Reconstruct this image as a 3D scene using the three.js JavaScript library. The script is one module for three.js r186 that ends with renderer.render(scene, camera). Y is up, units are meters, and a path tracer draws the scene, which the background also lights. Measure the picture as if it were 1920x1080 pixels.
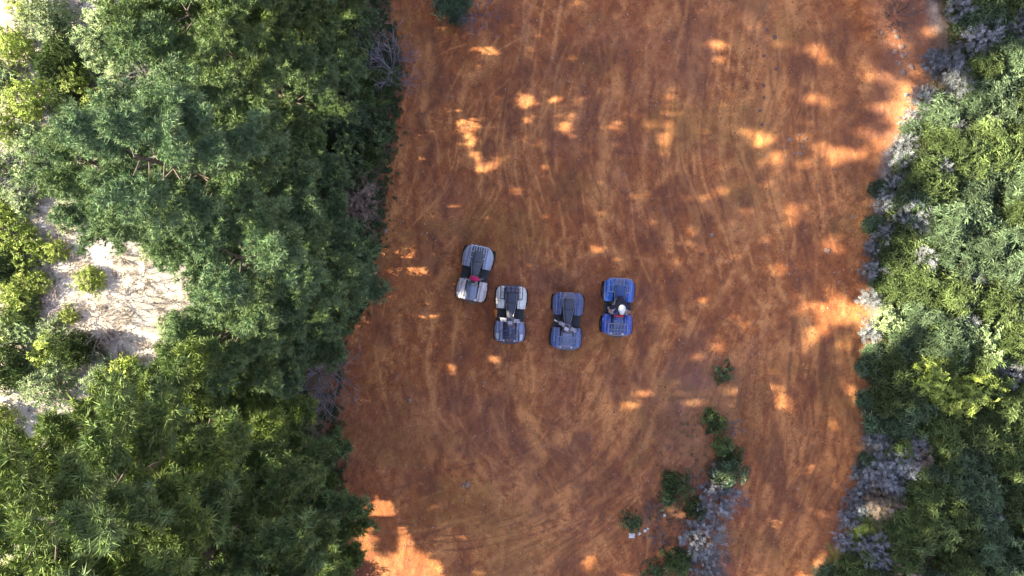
import * as THREE from 'three';
import { mergeGeometries } from 'three/addons/utils/BufferGeometryUtils.js';
import { RoundedBoxGeometry } from 'three/addons/geometries/RoundedBoxGeometry.js';
import { MarchingCubes } from 'three/addons/objects/MarchingCubes.js';

// ---------------------------------------------------------------- camera, sky, sun, exposure
const scene = new THREE.Scene();
const CAM_H = 30, PXM = 0.02;                      // metres per photo pixel on the ground
const camera = new THREE.PerspectiveCamera(2 * Math.atan(540 * PXM / CAM_H) * 180 / Math.PI, 16 / 9, 0.5, 600);
camera.up.set(0, 0, -1);
camera.position.set(0, CAM_H, 0);
camera.lookAt(0, 0, 0);
scene.add(camera);

const SUN_EL = 30 * Math.PI / 180;
const sunDir = new THREE.Vector3(-Math.cos(SUN_EL), Math.sin(SUN_EL), 0.02).normalize();
{ // clear morning sky: blue overhead, paler towards the horizon, brighter air around the sun
  const W = 256, H = 128, d = new Float32Array(W * H * 4), v = new THREE.Vector3();
  for (let j = 0; j < H; j++) for (let i = 0; i < W; i++) {
    const el = ((j + 0.5) / H - 0.5) * Math.PI, az = ((i + 0.5) / W - 0.5) * 2 * Math.PI;
    v.set(Math.cos(el) * Math.cos(az), Math.sin(el), Math.cos(el) * Math.sin(az));
    const t = Math.pow(1 - Math.max(0, Math.sin(el)), 2.2), c = Math.max(0, v.dot(sunDir));
    const g = 0.35 * Math.pow(c, 8) + 0.12 * Math.pow(c, 2), k = (j * W + i) * 4;
    d[k] = 0.135 + 0.14 * t + g * 0.7; d[k + 1] = 0.162 + 0.13 * t + g * 0.64; d[k + 2] = 0.262 + 0.07 * t + g * 0.55; d[k + 3] = 1;
  }
  const sky = new THREE.DataTexture(d, W, H, THREE.RGBAFormat, THREE.FloatType);
  sky.mapping = THREE.EquirectangularReflectionMapping; sky.magFilter = sky.minFilter = THREE.LinearFilter; sky.needsUpdate = true;
  scene.background = sky; scene.environment = sky;
}
const sun = new THREE.DirectionalLight(new THREE.Color().setRGB(1, 0.90, 0.62), 5);
sun.position.copy(sunDir).multiplyScalar(60); sun.castShadow = true; sun.shadow.radius = 1.5;
sun.shadow.mapSize.set(4096, 4096); sun.shadow.bias = -0.0005;
Object.assign(sun.shadow.camera, { left: -30, right: 30, top: 30, bottom: -30, near: 1, far: 140 });
scene.add(sun, sun.target);

const renderer = new THREE.WebGLRenderer({ antialias: true });
renderer.toneMapping = THREE.LinearToneMapping;
renderer.toneMappingExposure = 4.2;
renderer.shadowMap.enabled = true;

// ---------------------------------------------------------------- helpers
let seed = 1234567;
const rnd = () => { seed = (seed + 0x6D2B79F5) | 0; let t = Math.imul(seed ^ (seed >>> 15), 1 | seed); t = (t + Math.imul(t ^ (t >>> 7), 61 | t)) ^ t; return ((t ^ (t >>> 14)) >>> 0) / 4294967296; };
const rr = (a, b) => a + (b - a) * rnd();
const clamp = (x, a = 0, b = 1) => Math.min(b, Math.max(a, x));
const smooth = (a, b, x) => { const t = clamp((x - a) / (b - a)); return t * t * (3 - 2 * t); };
const mix = (a, b, t) => a + (b - a) * t;
const hash = (x, y) => { let h = Math.imul(x, 374761393) + Math.imul(y, 668265263) | 0; h = Math.imul(h ^ (h >>> 13), 1274126177); return ((h ^ (h >>> 16)) >>> 0) / 4294967296; };
function noise(x, y) {
  const xi = Math.floor(x), yi = Math.floor(y), fx = x - xi, fy = y - yi, u = fx * fx * (3 - 2 * fx), w = fy * fy * (3 - 2 * fy);
  return mix(mix(hash(xi, yi), hash(xi + 1, yi), u), mix(hash(xi, yi + 1), hash(xi + 1, yi + 1), u), w);
}
function fbm(x, y, n = 4) { let s = 0, a = 0.5, t = 0; for (let i = 0; i < n; i++) { s += a * noise(x, y); t += a; a *= 0.55; x = x * 2.03 + 17.1; y = y * 2.03 + 9.7; } return s / t; }
const wx = px => (px - 960) * PXM, wz = py => (py - 540) * PXM;      // photo pixel on the ground -> metres
const col = (r, g, b) => new THREE.Color().setRGB(r, g, b);
const used = {};
function numbered(n) { if (!(n in used)) { used[n] = 0; return n; } return n + '_' + String(++used[n]).padStart(3, '0'); }
function tag(o, label, category, group, kind) { Object.assign(o.userData, { label, category }); if (group) o.userData.group = group; if (kind) o.userData.kind = kind; return o; }
function thing(name, label, category, group) { const o = new THREE.Group(); o.name = numbered(name); scene.add(o); return tag(o, label, category, group); }
function part(name, geo, mat, parent) { const m = new THREE.Mesh(Array.isArray(geo) ? mergeGeometries(geo.map(g => { const q = g.index ? g.toNonIndexed() : g; for (const k of Object.keys(q.attributes)) if (!['position', 'normal', 'uv'].includes(k)) q.deleteAttribute(k); if (!q.attributes.uv) q.setAttribute('uv', new THREE.BufferAttribute(new Float32Array(q.attributes.position.count * 2), 2)); return q; })) : geo, mat); m.name = name; m.castShadow = m.receiveShadow = true; parent.add(m); return m; }
const std = (c, roughness = 0.9, metalness = 0, more = {}) => new THREE.MeshStandardMaterial({ color: c, roughness, metalness, ...more });
const V = (x, y, z) => new THREE.Vector3(x, y, z);
function tube(pts, r, seg = 5, closed = false, n) { const c = new THREE.CatmullRomCurve3(pts.map(p => p.isVector3 ? p : V(...p)), closed, 'catmullrom', 0.5); return new THREE.TubeGeometry(c, n || Math.max(2, pts.length * 3), r, seg, closed); }
function taper(pts, r0, r1, seg = 5) { // tapered limb through points
  const c = new THREE.CatmullRomCurve3(pts), n = Math.max(2, pts.length * 2 - 1), g = new THREE.TubeGeometry(c, n, 1, seg), p = g.attributes.position, v = V(0, 0, 0), q = V(0, 0, 0);
  for (let i = 0; i <= n; i++) { c.getPointAt(i / n, q); const r = mix(r0, r1, i / n); for (let j = 0; j <= seg; j++) { const k = i * (seg + 1) + j; v.fromBufferAttribute(p, k).sub(q).multiplyScalar(r).add(q); p.setXYZ(k, v.x, v.y, v.z); } }
  g.computeVertexNormals(); return g;
}
function tris(arr) { const g = new THREE.BufferGeometry(); g.setAttribute('position', new THREE.BufferAttribute(new Float32Array(arr), 3)); g.computeVertexNormals(); return g; }

// ---------------------------------------------------------------- the lie of the land
const leftEdge = [[735, -200], [725, 0], [752, 150], [738, 250], [716, 400], [702, 500], [690, 560], [645, 640], [628, 750], [632, 850], [645, 1000], [650, 1300]];
const rightEdge = [[1720, -200], [1725, 0], [1740, 80], [1705, 200], [1690, 245], [1650, 290], [1632, 360], [1622, 430], [1618, 540], [1618, 660], [1612, 820], [1600, 900], [1572, 1000], [1540, 1080], [1480, 1300]];
function edgeAt(e, py) { for (let i = 1; i < e.length; i++) if (py < e[i][1]) { const [x0, y0] = e[i - 1], [x1, y1] = e[i]; return mix(x0, x1, clamp((py - y0) / (y1 - y0))); } return e[e.length - 1][0]; }
function segDist(px, py, pts) { let b = 1e9, along = 0; for (let i = 1; i < pts.length; i++) { const [ax, ay] = pts[i - 1], [bx, by] = pts[i], dx = bx - ax, dy = by - ay, t = clamp(((px - ax) * dx + (py - ay) * dy) / (dx * dx + dy * dy)), d = Math.hypot(px - ax - t * dx, py - ay - t * dy); if (d < b) { b = d; along = (i - 1 + t) / (pts.length - 1); } } return [b, along]; }
const bankLine = [[1425, 600], [1405, 690], [1392, 780], [1388, 880], [1378, 970], [1355, 1080], [1330, 1200]];
const cutLine = [[1575, -60], [1600, 30], [1625, 75], [1650, 115], [1690, 165]];
const crackLine = [[1452, -40], [1445, 60], [1438, 130], [1446, 200], [1420, 250], [1400, 320]];
function ground(x, z) {
  const px = x / PXM + 960, py = z / PXM + 540, L = edgeAt(leftEdge, py), R = edgeAt(rightEdge, py);
  let h = (fbm(x * 0.35, z * 0.35, 3) - 0.5) * 0.10 + (fbm(x * 2.1 + 40, z * 2.1, 3) - 0.5) * 0.035;
  const ruts = 1 - smooth(1230, 1330, px);
  h *= mix(1.6, 1, ruts);
  h += 0.35 * smooth(0, 90, L - px) + 0.25 * smooth(100, 500, L - px) + 0.30 * smooth(-25, 45, px - R);
  const s = smooth(610, 760, py);
  if (s > 0) {
    const bx = px - edgeAt(bankLine.map(p => p), py);
    h -= s * 0.85 * smooth(-14, 10, bx + 10 * (noise(py * 0.03, 3) - 0.5)) * (1 - smooth(150, 240, bx + 0.02 * (py - 600)));
    h += s * 0.34 * Math.exp(-(((px - 1310) / 75) ** 2)) * smooth(640, 780, py);
  }
  const side = (px - edgeAt(cutLine, py));
  if (py < 180) h += 0.38 * smooth(-6, 12, side) * (1 - smooth(90, 180, py)) - 0.06 * Math.exp(-(((side + 12) / 14) ** 2)) * (1 - smooth(90, 180, py));
  if (py < 330 && Math.abs(px - 1430) < 80) { const [d] = segDist(px, py, crackLine); h -= 0.08 * Math.exp(-((d / (8 + 10 * noise(px * 0.03, py * 0.03))) ** 2)); }
  return h;
}

// ---------------------------------------------------------------- soil texture: dust, damp soil, tyre tracks, litter
const TW = 2048, TH = 1152, GW = 41, GH = GW * TH / TW;
const dust = new Float32Array(TW * TH), dark = new Float32Array(TW * TH);
function stroke(buf, pts, width, strength, lines = 1, gap = 0, breaks = 0.4) { // a worn streak through photo-pixel points
  const c = new THREE.CatmullRomCurve3(pts.map(p => V(wx(p[0]), 0, wz(p[1])))), len = c.getLength(), n = Math.ceil(len / 0.03), p = V(0, 0, 0), t = V(0, 0, 0);
  const sd = rnd() * 1000;
  for (let i = 0; i <= n; i++) {
    c.getPointAt(i / n, p); c.getTangentAt(i / n, t);
    for (let l = 0; l < lines; l++) {
      const off = (l - (lines - 1) / 2) * gap + (noise(i * 0.012 + sd, l * 7.3) - 0.5) * width * 2.2, cx = p.x - t.z * off, cz = p.z + t.x * off;
      const a = strength * smooth(breaks - 0.15, breaks + 0.3, fbm(i * 0.03 + sd, l * 3.1 + sd, 3)) * Math.min(1, i / 12, (n - i) / 12), w = width * (0.6 + 0.8 * noise(i * 0.05 + sd, l + 9));
      const r = Math.ceil(w * 1.8 * TW / GW), ix = Math.round((cx / GW + 0.5) * TW), iz = Math.round((cz / GH + 0.5) * TH);
      for (let dz = -r; dz <= r; dz++) for (let dx = -r; dx <= r; dx++) {
        const X = ix + dx, Z = iz + dz; if (X < 0 || Z < 0 || X >= TW || Z >= TH) continue;
        const q = Math.hypot(dx, dz) * GW / TW / w, v = a * Math.exp(-q * q * 2); if (v > buf[Z * TW + X]) buf[Z * TW + X] = v;
      }
    }
  }
}
const TR = [ // [points, width, strength, lines, gap]
  [[[1290, 560], [1225, 700], [1190, 820], [1100, 930], [960, 1010], [820, 1060]], 0.16, 0.9, 2, 0.9],
  [[[1240, 590], [1190, 740], [1150, 830], [1060, 920], [930, 985], [760, 1020]], 0.10, 0.7, 3, 0.5],
  [[[1215, 680], [1160, 800], [1060, 880], [900, 940]], 0.2, 0.6, 2, 0.7],
  [[[1330, 560], [1260, 720], [1240, 850], [1180, 960], [1080, 1050]], 0.09, 0.8, 2, 0.35],
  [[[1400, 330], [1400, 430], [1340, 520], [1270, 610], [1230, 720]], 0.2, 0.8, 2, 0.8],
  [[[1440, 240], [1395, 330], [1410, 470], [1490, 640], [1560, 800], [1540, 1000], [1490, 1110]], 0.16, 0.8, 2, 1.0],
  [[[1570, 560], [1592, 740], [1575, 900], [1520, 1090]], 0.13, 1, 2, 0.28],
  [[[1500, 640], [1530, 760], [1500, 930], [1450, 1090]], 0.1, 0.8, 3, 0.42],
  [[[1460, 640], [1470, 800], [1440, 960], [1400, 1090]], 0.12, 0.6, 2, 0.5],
  [[[1040, -20], [1015, 120], [1000, 250], [1035, 380], [1045, 540]], 0.08, 0.8, 2, 0.55],
  [[[960, 60], [900, 140], [860, 220], [840, 330], [760, 420]], 0.06, 0.8, 2, 0.5],
  [[[1100, 60], [1060, 160], [1010, 260], [1005, 420]], 0.08, 0.8, 2, 0.5],
  [[[980, 80], [900, 70], [800, 105], [770, 180], [745, 330]], 0.05, 0.8, 2, 0.35],
  [[[1130, 180], [1000, 220], [900, 230], [790, 215]], 0.04, 0.6, 2, 0.3],
  [[[1180, 420], [1120, 300], [1110, 150], [1150, -20]], 0.2, 0.7, 2, 1],
  [[[1300, 480], [1260, 300], [1290, 120], [1300, -20]], 0.22, 0.5, 2, 1.1],
  [[[1380, 460], [1350, 250], [1370, 80], [1380, -20]], 0.15, 0.5, 2, 0.9],
  [[[1550, 480], [1520, 330], [1530, 150], [1500, -20]], 0.12, 0.5, 2, 0.8],
  [[[860, 700], [900, 850], [1000, 930], [1180, 1000]], 0.08, 0.4, 2, 0.9],
  [[[720, 560], [740, 720], [800, 880], [960, 1010]], 0.09, 0.45, 2, 0.9],
  [[[1000, 500], [1100, 460], [1250, 470], [1400, 480]], 0.14, 0.5, 2, 0.6],
  [[[1060, 700], [1130, 650], [1260, 600], [1480, 590]], 0.16, 0.55, 2, 0.8],
];
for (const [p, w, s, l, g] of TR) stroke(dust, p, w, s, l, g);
const FAM = [ // families of wheel ruts following the same sweep
  [[[1300, 540], [1235, 690], [1180, 810], [1075, 915], [930, 985], [760, 1030]], 26, 120], [[[1420, 420], [1330, 530], [1250, 640], [1200, 780], [1120, 900], [1000, 1010], [900, 1110]], 18, 110],
  [[[1560, 560], [1575, 720], [1560, 880], [1500, 1020], [1450, 1120]], 26, 80], [[[1470, 560], [1490, 700], [1480, 850], [1440, 1000], [1400, 1120]], 14, 60],
  [[[1060, -40], [1030, 120], [1010, 260], [1030, 400], [1050, 560]], 18, 150], [[[1000, 40], [900, 130], [850, 240], [830, 360], [760, 470]], 14, 90],
  [[[1330, -40], [1300, 120], [1290, 280], [1330, 430], [1360, 560]], 20, 150], [[[1540, -40], [1520, 150], [1510, 300], [1540, 440], [1560, 560]], 12, 70],
  [[[890, 560], [880, 660], [900, 780], [980, 880], [1100, 950]], 10, 120], [[[960, 640], [955, 740], [985, 850], [1090, 940]], 8, 60], [[[1063, 650], [1060, 760], [1100, 860], [1180, 930]], 8, 60], [[[1160, 630], [1150, 740], [1120, 840], [1020, 930]], 8, 60],
];
for (const [p, n, spread] of FAM) for (let i = 0; i < n; i++) {
  const o = rr(-spread, spread), j = () => rr(-14, 14), a = rr(0, 0.35), b = rr(0.65, 1), c = new THREE.CatmullRomCurve3(p.map(([x, y]) => V(x, 0, y))), q = [];
  for (let k = 0; k < 6; k++) { const u = mix(a, b, k / 5), v = c.getPointAt(u), t = c.getTangentAt(u); q.push([v.x - t.z * o + j(), v.z + t.x * o + j()]); }
  stroke(rnd() < 0.62 ? dust : dark, q, i % 3 ? rr(0.035, 0.09) : rr(0.14, 0.3), i % 3 ? rr(0.35, 0.8) : rr(0.5, 0.9), i % 3 && rnd() < 0.5 ? 2 : 1, rr(0.2, 0.9), 0.36);
}
for (let i = 0; i < 50; i++) { // loose wheel marks, more or less along the clearing
  const x = rr(700, 1600), y = rr(-50, 1000), a = rr(-0.35, 0.35), L = rr(80, 320), b = rr(-40, 40);
  stroke(rnd() < 0.62 ? dust : dark, [[x, y], [x + Math.sin(a) * L * 0.5 + b, y + L * 0.5], [x + Math.sin(a) * L, y + L]], rr(0.03, 0.09), rr(0.3, 0.7), 2, rr(0.15, 0.9), 0.45);
}
for (const [p, w, s, l, g] of [
  [[[1050, 960], [960, 990], [850, 1010], [740, 1000]], 0.05, 0.8, 4, 0.28],
  [[[1300, 690], [1250, 800], [1240, 900]], 0.25, 0.6, 1, 0], [[[1440, 700], [1460, 830], [1440, 1000]], 0.3, 0.7, 2, 0.9],
  [[[1340, 420], [1330, 440], [1345, 460]], 0.06, 0.9, 1, 0], [[[1445, 70], [1440, 140], [1448, 215], [1420, 260]], 0.14, 0.7, 1, 0],
  [[[1560, 400], [1540, 430], [1560, 480]], 0.1, 0.6, 2, 0.3], [[[940, 300], [900, 400], [870, 440]], 0.3, 0.4, 1, 0],
  [[[1170, 340], [1165, 420], [1180, 500]], 0.12, 0.6, 2, 0.3]]) stroke(dark, p, w, s, l, g, 0.35);

const cmap = new Uint8Array(TW * TH * 4), bmap = new Uint8Array(TW * TH * 4);
const srgb = v => Math.round(255 * (v <= 0.0031308 ? 12.92 * v : 1.055 * Math.pow(clamp(v), 1 / 2.4) - 0.055));
for (let j = 0; j < TH; j++) for (let i = 0; i < TW; i++) {
  const x = ((i + 0.5) / TW - 0.5) * GW, z = ((j + 0.5) / TH - 0.5) * GH, px = x / PXM + 960, py = z / PXM + 540, k = j * TW + i;
  const wob = (fbm(x * 1.3 + 5, z * 1.3, 4) - 0.5) * 60, L = edgeAt(leftEdge, py), R = edgeAt(rightEdge, py);
  const big = fbm(x * 0.22 + 3, z * 0.16 + 8, 4), mid = fbm(x * 1.1, z * 0.8 + 31, 4), fine = fbm(x * 6 + 7, z * 6, 4), grit = noise(x * 26, z * 26) * 0.6 + hash(i, j) * 0.4;
  // laterite: red brown, with paler trodden dust and darker damp or mossy crust
  const wu = fbm(x * 0.9 + 20, z * 0.9, 3) - 0.5, wv = fbm(x * 0.9, z * 0.9 + 50, 3) - 0.5;
  const mot = fbm(x * 1.9 + wu * 1.1, z * 0.8 + wv * 1.1 + 31, 5), mot2 = fbm(x * 5.2 + wv + 8, z * 3.4 + wu, 4);
  let r = 0.35, g = 0.112, b = 0.038;
  const gr = (grit - 0.5) * 0.16 + (fine - 0.5) * 0.25;                     // crumbly edges between the patches
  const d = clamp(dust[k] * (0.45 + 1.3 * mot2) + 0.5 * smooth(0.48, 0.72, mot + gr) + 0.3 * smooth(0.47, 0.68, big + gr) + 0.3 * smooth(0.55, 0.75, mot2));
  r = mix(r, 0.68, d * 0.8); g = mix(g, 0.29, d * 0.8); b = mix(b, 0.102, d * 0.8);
  const k2 = clamp(dark[k] * (0.4 + 1.1 * mot2) + 0.8 * smooth(0.50, 0.74, fbm(x * 1.0 + 91 + wv * 0.8, z * 0.6 + 12 + wu * 0.8, 5) + gr) + 0.5 * smooth(0.52, 0.68, 1 - mot2) * (1 - d));
  r = mix(r, 0.165, k2 * 0.8); g = mix(g, 0.058, k2 * 0.8); b = mix(b, 0.032, k2 * 0.8);
  const pur = smooth(0.54, 0.7, fbm(x * 0.45 + 11, z * 0.35 + 70, 4)) * (0.2 + mot2);      // grey-violet crust
  const mound = smooth(650, 720, py) * Math.exp(-(((px - 1305) / 80) ** 2)) + (py < 260 ? 0.7 * smooth(1610, 1660, px) : 0);
  const pm = clamp(0.35 * pur + 0.75 * mound * (0.4 + mot2 * 1.0));
  r = mix(r, 0.27, pm * 0.7); g = mix(g, 0.128, pm * 0.7); b = mix(b, 0.095, pm * 0.7);
  const olive = smooth(0.52, 0.68, fbm(x * 0.35 + 55, z * 0.5 + 20, 4)) * mot2;
  r = mix(r, 0.27, olive * 0.6); g = mix(g, 0.14, olive * 0.6); b = mix(b, 0.04, olive * 0.6);
  const f = 0.52 + 0.42 * fine + 0.56 * grit; r *= f; g *= f; b *= f;
  const peb = noise(x * 11 + 3, z * 11 + 9); if (peb > 0.93 && hash(i >> 1, j >> 1) > 0.55) { r = mix(r, 0.55, 0.5); g = mix(g, 0.34, 0.5); b = mix(b, 0.25, 0.5); }
  // litter under the trees and the scrub; pale dry straw on the open slope
  const lit = Math.max(smooth(-8, 22, L - px + wob), smooth(-6, 24, px - R + wob * 0.5));
  if (lit > 0) {
    const t = fbm(x * 3 + 9, z * 3 + 2, 4);
    let lr = mix(0.10, 0.22, t), lg = mix(0.072, 0.15, t), lb = mix(0.05, 0.10, t);
    const pale = smooth(470, 380, px + wob * 2.5) + 0.6 * smooth(1600, 1640, px) * smooth(0.45, 0.62, fbm(x * 0.8, z * 0.8 + 40, 3));
    const st = clamp(pale) * (0.55 + 0.45 * smooth(0.3, 0.5, fbm(x * 2 + 70, z * 2, 4)));
    lr = mix(lr, 0.56, st); lg = mix(lg, 0.50, st); lb = mix(lb, 0.47, st);
    const q = 0.7 + 0.6 * grit; r = mix(r, lr * q, lit); g = mix(g, lg * q, lit); b = mix(b, lb * q, lit);
  }
  cmap[k * 4] = srgb(r); cmap[k * 4 + 1] = srgb(g); cmap[k * 4 + 2] = srgb(b); cmap[k * 4 + 3] = 255;
  const hgt = clamp(0.5 + 0.5 * (fine - 0.5) + 0.35 * (grit - 0.5) + 0.3 * (mid - 0.5) - 0.25 * dust[k] * (0.5 + 0.5 * noise(x * 14, z * 14)) + (peb > 0.9 ? 0.2 : 0));
  bmap[k * 4] = bmap[k * 4 + 1] = bmap[k * 4 + 2] = Math.round(hgt * 255); bmap[k * 4 + 3] = 255;
}
function dataTex(arr, w, h, s) { const t = new THREE.DataTexture(arr, w, h); t.magFilter = THREE.LinearFilter; t.minFilter = THREE.LinearMipmapLinearFilter; t.generateMipmaps = true; t.wrapS = t.wrapT = THREE.MirroredRepeatWrapping; if (s) t.colorSpace = THREE.SRGBColorSpace; t.needsUpdate = true; return t; }
const soilMat = new THREE.MeshStandardMaterial({ map: dataTex(cmap, TW, TH, true), bumpMap: dataTex(bmap, TW, TH), bumpScale: 0.035, roughness: 0.97 });
{ // one sheet: fine where the photo looks, long cells out to the horizon
  const axis = (half, step) => { const a = []; for (let v = -half; v <= half + 1e-6; v += step) a.push(v); for (let s = step * 2, v = half; v < 260; s *= 1.35) { v += s; a.push(v); a.unshift(-v); } return a; };
  const xs = axis(20.4, 0.08), zs = axis(11.6, 0.08), nx = xs.length, nz = zs.length, pos = new Float32Array(nx * nz * 3), uv = new Float32Array(nx * nz * 2), idx = [];
  for (let j = 0; j < nz; j++) for (let i = 0; i < nx; i++) {
    const k = j * nx + i, x = xs[i], z = zs[j]; pos[k * 3] = x; pos[k * 3 + 1] = ground(x, z); pos[k * 3 + 2] = z; uv[k * 2] = x / GW + 0.5; uv[k * 2 + 1] = z / GH + 0.5;
    if (i && j) { const a = k - nx - 1; idx.push(a, k - 1, a + 1, a + 1, k - 1, k); }
  }
  const g = new THREE.BufferGeometry(); g.setAttribute('position', new THREE.BufferAttribute(pos, 3)); g.setAttribute('uv', new THREE.BufferAttribute(uv, 2)); g.setIndex(idx); g.computeVertexNormals();
  const m = new THREE.Mesh(g, soilMat); m.name = 'ground'; m.userData = { kind: 'structure', label: 'red dirt clearing with worn tyre tracks and littered scrub margins' }; m.receiveShadow = m.castShadow = true; scene.add(m);
}

// ---------------------------------------------------------------- foliage building blocks
const leafMat = (c, rough = 0.65) => new THREE.MeshStandardMaterial({ color: c, roughness: rough, side: THREE.DoubleSide });
function needleTuft(n, len, w, cone) { // a brush of needles pointing along +y
  const a = [];
  for (let i = 0; i < n; i++) {
    const th = rnd() * 6.283, ph = cone * Math.sqrt(rnd()), l = len * rr(0.7, 1.1), d = V(Math.sin(ph) * Math.cos(th), Math.cos(ph), Math.sin(ph) * Math.sin(th));
    const s = V(rr(-1, 1), rr(-1, 1), rr(-1, 1)).cross(d).normalize().multiplyScalar(w), o = V(0, -len * 0.5 * rnd(), 0).addScaledVector(d, 0.01);
    a.push(o.x - s.x, o.y - s.y, o.z - s.z, o.x + s.x, o.y + s.y, o.z + s.z, o.x + d.x * l, o.y + d.y * l - 0.1 * l, o.z + d.z * l);
  }
  return tris(a);
}
function leafSpray(n, L, leaf, wid, droop = 0.1, flat = 0.5) { // a twig of small leaves growing along +y
  const a = [];
  for (let i = 0; i < n; i++) {
    const t = (i + 0.5) / n, o = V(rr(-1, 1) * 0.02, t * L, rr(-1, 1) * 0.02), th = i * 2.4 + rr(-0.4, 0.4), up = rr(0.1, 0.9);
    const d = V(Math.cos(th), up, Math.sin(th) * (1 - flat * 0.5)).normalize(), l = leaf * rr(0.65, 1.15) * (1 - 0.4 * t), s = V(0, 1, 0).cross(d).normalize().applyAxisAngle(d, rr(-0.7, 0.7)).multiplyScalar(wid * l / leaf);
    const m = o.clone().addScaledVector(d, l * 0.45), e = o.clone().addScaledVector(d, l).add(V(0, -droop * l, 0));
    a.push(o.x, o.y, o.z, m.x - s.x, m.y - s.y, m.z - s.z, e.x, e.y, e.z, o.x, o.y, o.z, e.x, e.y, e.z, m.x + s.x, m.y + s.y, m.z + s.z);
  }
  return tris(a);
}
const Q = new THREE.Quaternion(), UP = V(0, 1, 0), MX = new THREE.Matrix4();
function cluster(name, geo, mat, list, parent, tint) { // list: [position, direction, scale]; one foliage part made of many sprays
  const m = new THREE.InstancedMesh(geo, mat, list.length); m.name = name; m.userData.kind = 'stuff'; m.castShadow = m.receiveShadow = true; const c = new THREE.Color(), qs = new THREE.Quaternion();
  list.forEach(([p, d, s], i) => {
    Q.setFromUnitVectors(UP, d); qs.setFromAxisAngle(UP, rnd() * 6.283); Q.multiply(qs);
    m.setMatrixAt(i, MX.compose(p, Q, V(s, s, s)));
    if (tint) { tint(c, i); m.setColorAt(i, c); }
  });
  parent.add(m); return m;
}

// ---------------------------------------------------------------- pines along the left margin
const barkMat = std(col(0.13, 0.095, 0.075), 0.95), twigMat = std(col(0.16, 0.13, 0.11), 0.95);
const tufts = [needleTuft(18, 0.17, 0.011, 1.35), needleTuft(18, 0.15, 0.011, 1.6), needleTuft(18, 0.19, 0.011, 1.1)];
const pineMat = std(col(1, 1, 1), 0.7, 0, { side: THREE.DoubleSide });
seed = 4242;
const TREES = [ // x, z, height, bare stem, crown radius, limbs, hue 0 blue-green .. 1 yellow-green, tuft size, label
  [-7.4, -11.6, 16.4, 1.6, 2.8, 92, 0.35, 0.85, 'tall pine at the clearing edge, northernmost of the row, dark green crown'],
  [-7.1, -9.0, 16.4, 1.4, 2.9, 104, 0.45, 0.85, 'tall dark green pine standing behind the bare violet-grey thicket at the clearing edge'],
  [-7.6, -6.2, 11.3, 1.2, 2.4, 66, 0.4, 0.85, 'shorter green pine between the northern dark pine and the blue-green pine'],
  [-7.5, -2.7, 13.4, 1.0, 2.3, 84, 0.1, 0.8, 'broad blue-green pine with a dense crown beside the pale straw opening'],
  [-6.5, -0.9, 11.6, 0.9, 2.0, 70, 0.15, 0.8, 'slender blue-green pine leaning on the broad pine nearest the silver quad bike'],
  [-7.1, 1.0, 9.4, 0.9, 1.8, 62, 0.3, 0.85, 'low mid-green pine beside the sunlit straw opening, shortest of the row'],
  [-8.7, 4.65, 15.6, 2.8, 2.7, 74, 0.75, 1.25, 'yellow-green pine with star-shaped tufts south of the straw opening'],
  [-7.7, 6.8, 16.4, 1.3, 2.7, 72, 0.6, 1.2, 'dark green pine with star-shaped tufts behind the pale fallen branch'],
  [-7.0, 9.0, 16.4, 1.6, 2.6, 68, 0.55, 1.2, 'deep green pine whose trunk shadow bars the sunlit soil'],
  [-7.3, 11.4, 16.0, 1.6, 2.6, 60, 0.6, 1.2, 'southernmost deep green pine of the row at the clearing edge'],
  [-11.4, 5.6, 8.0, 1.0, 2.1, 48, 0.95, 1.2, 'sunlit young yellow-green pine behind the southern pines'],
  [-11.6, 8.9, 9.0, 3.8, 2.3, 44, 0.9, 1.2, 'sunlit bushy pine at the back of the deep green southern pines'],
  [-8.5, 2.6, 7.0, 0.8, 1.5, 46, 0.6, 1.0, 'small bushy pine added to shade the gap behind the large bare thicket'],  // added to close the sun gap that lit the soil near the quads
  [-10.7, -3.0, 9.3, 0.8, 2.0, 50, 0.2, 0.85, 'young blue-green pine growing behind the broad blue-green pine'],
  [-10.2, 6.9, 9.4, 0.9, 2.1, 52, 0.7, 1.2, 'young green pine added behind the pines with star-shaped tufts to block sun flecks'],  // added second-row crown that stops sun flecks on the clearing
  [-9.8, -9.7, 12.0, 0.9, 2.3, 60, 0.4, 0.85, 'tall slim unseen pine added in the second row of the northern pines to block sun flecks'],  // added out of view, its crown thins the northern sun flecks
  [-10.4, -12.0, 9.0, 0.9, 2.3, 44, 0.4, 0.85, 'young unseen green pine added for shade at the back of the northernmost pine'],  // added out of view, there only to shade the clearing
];
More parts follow.
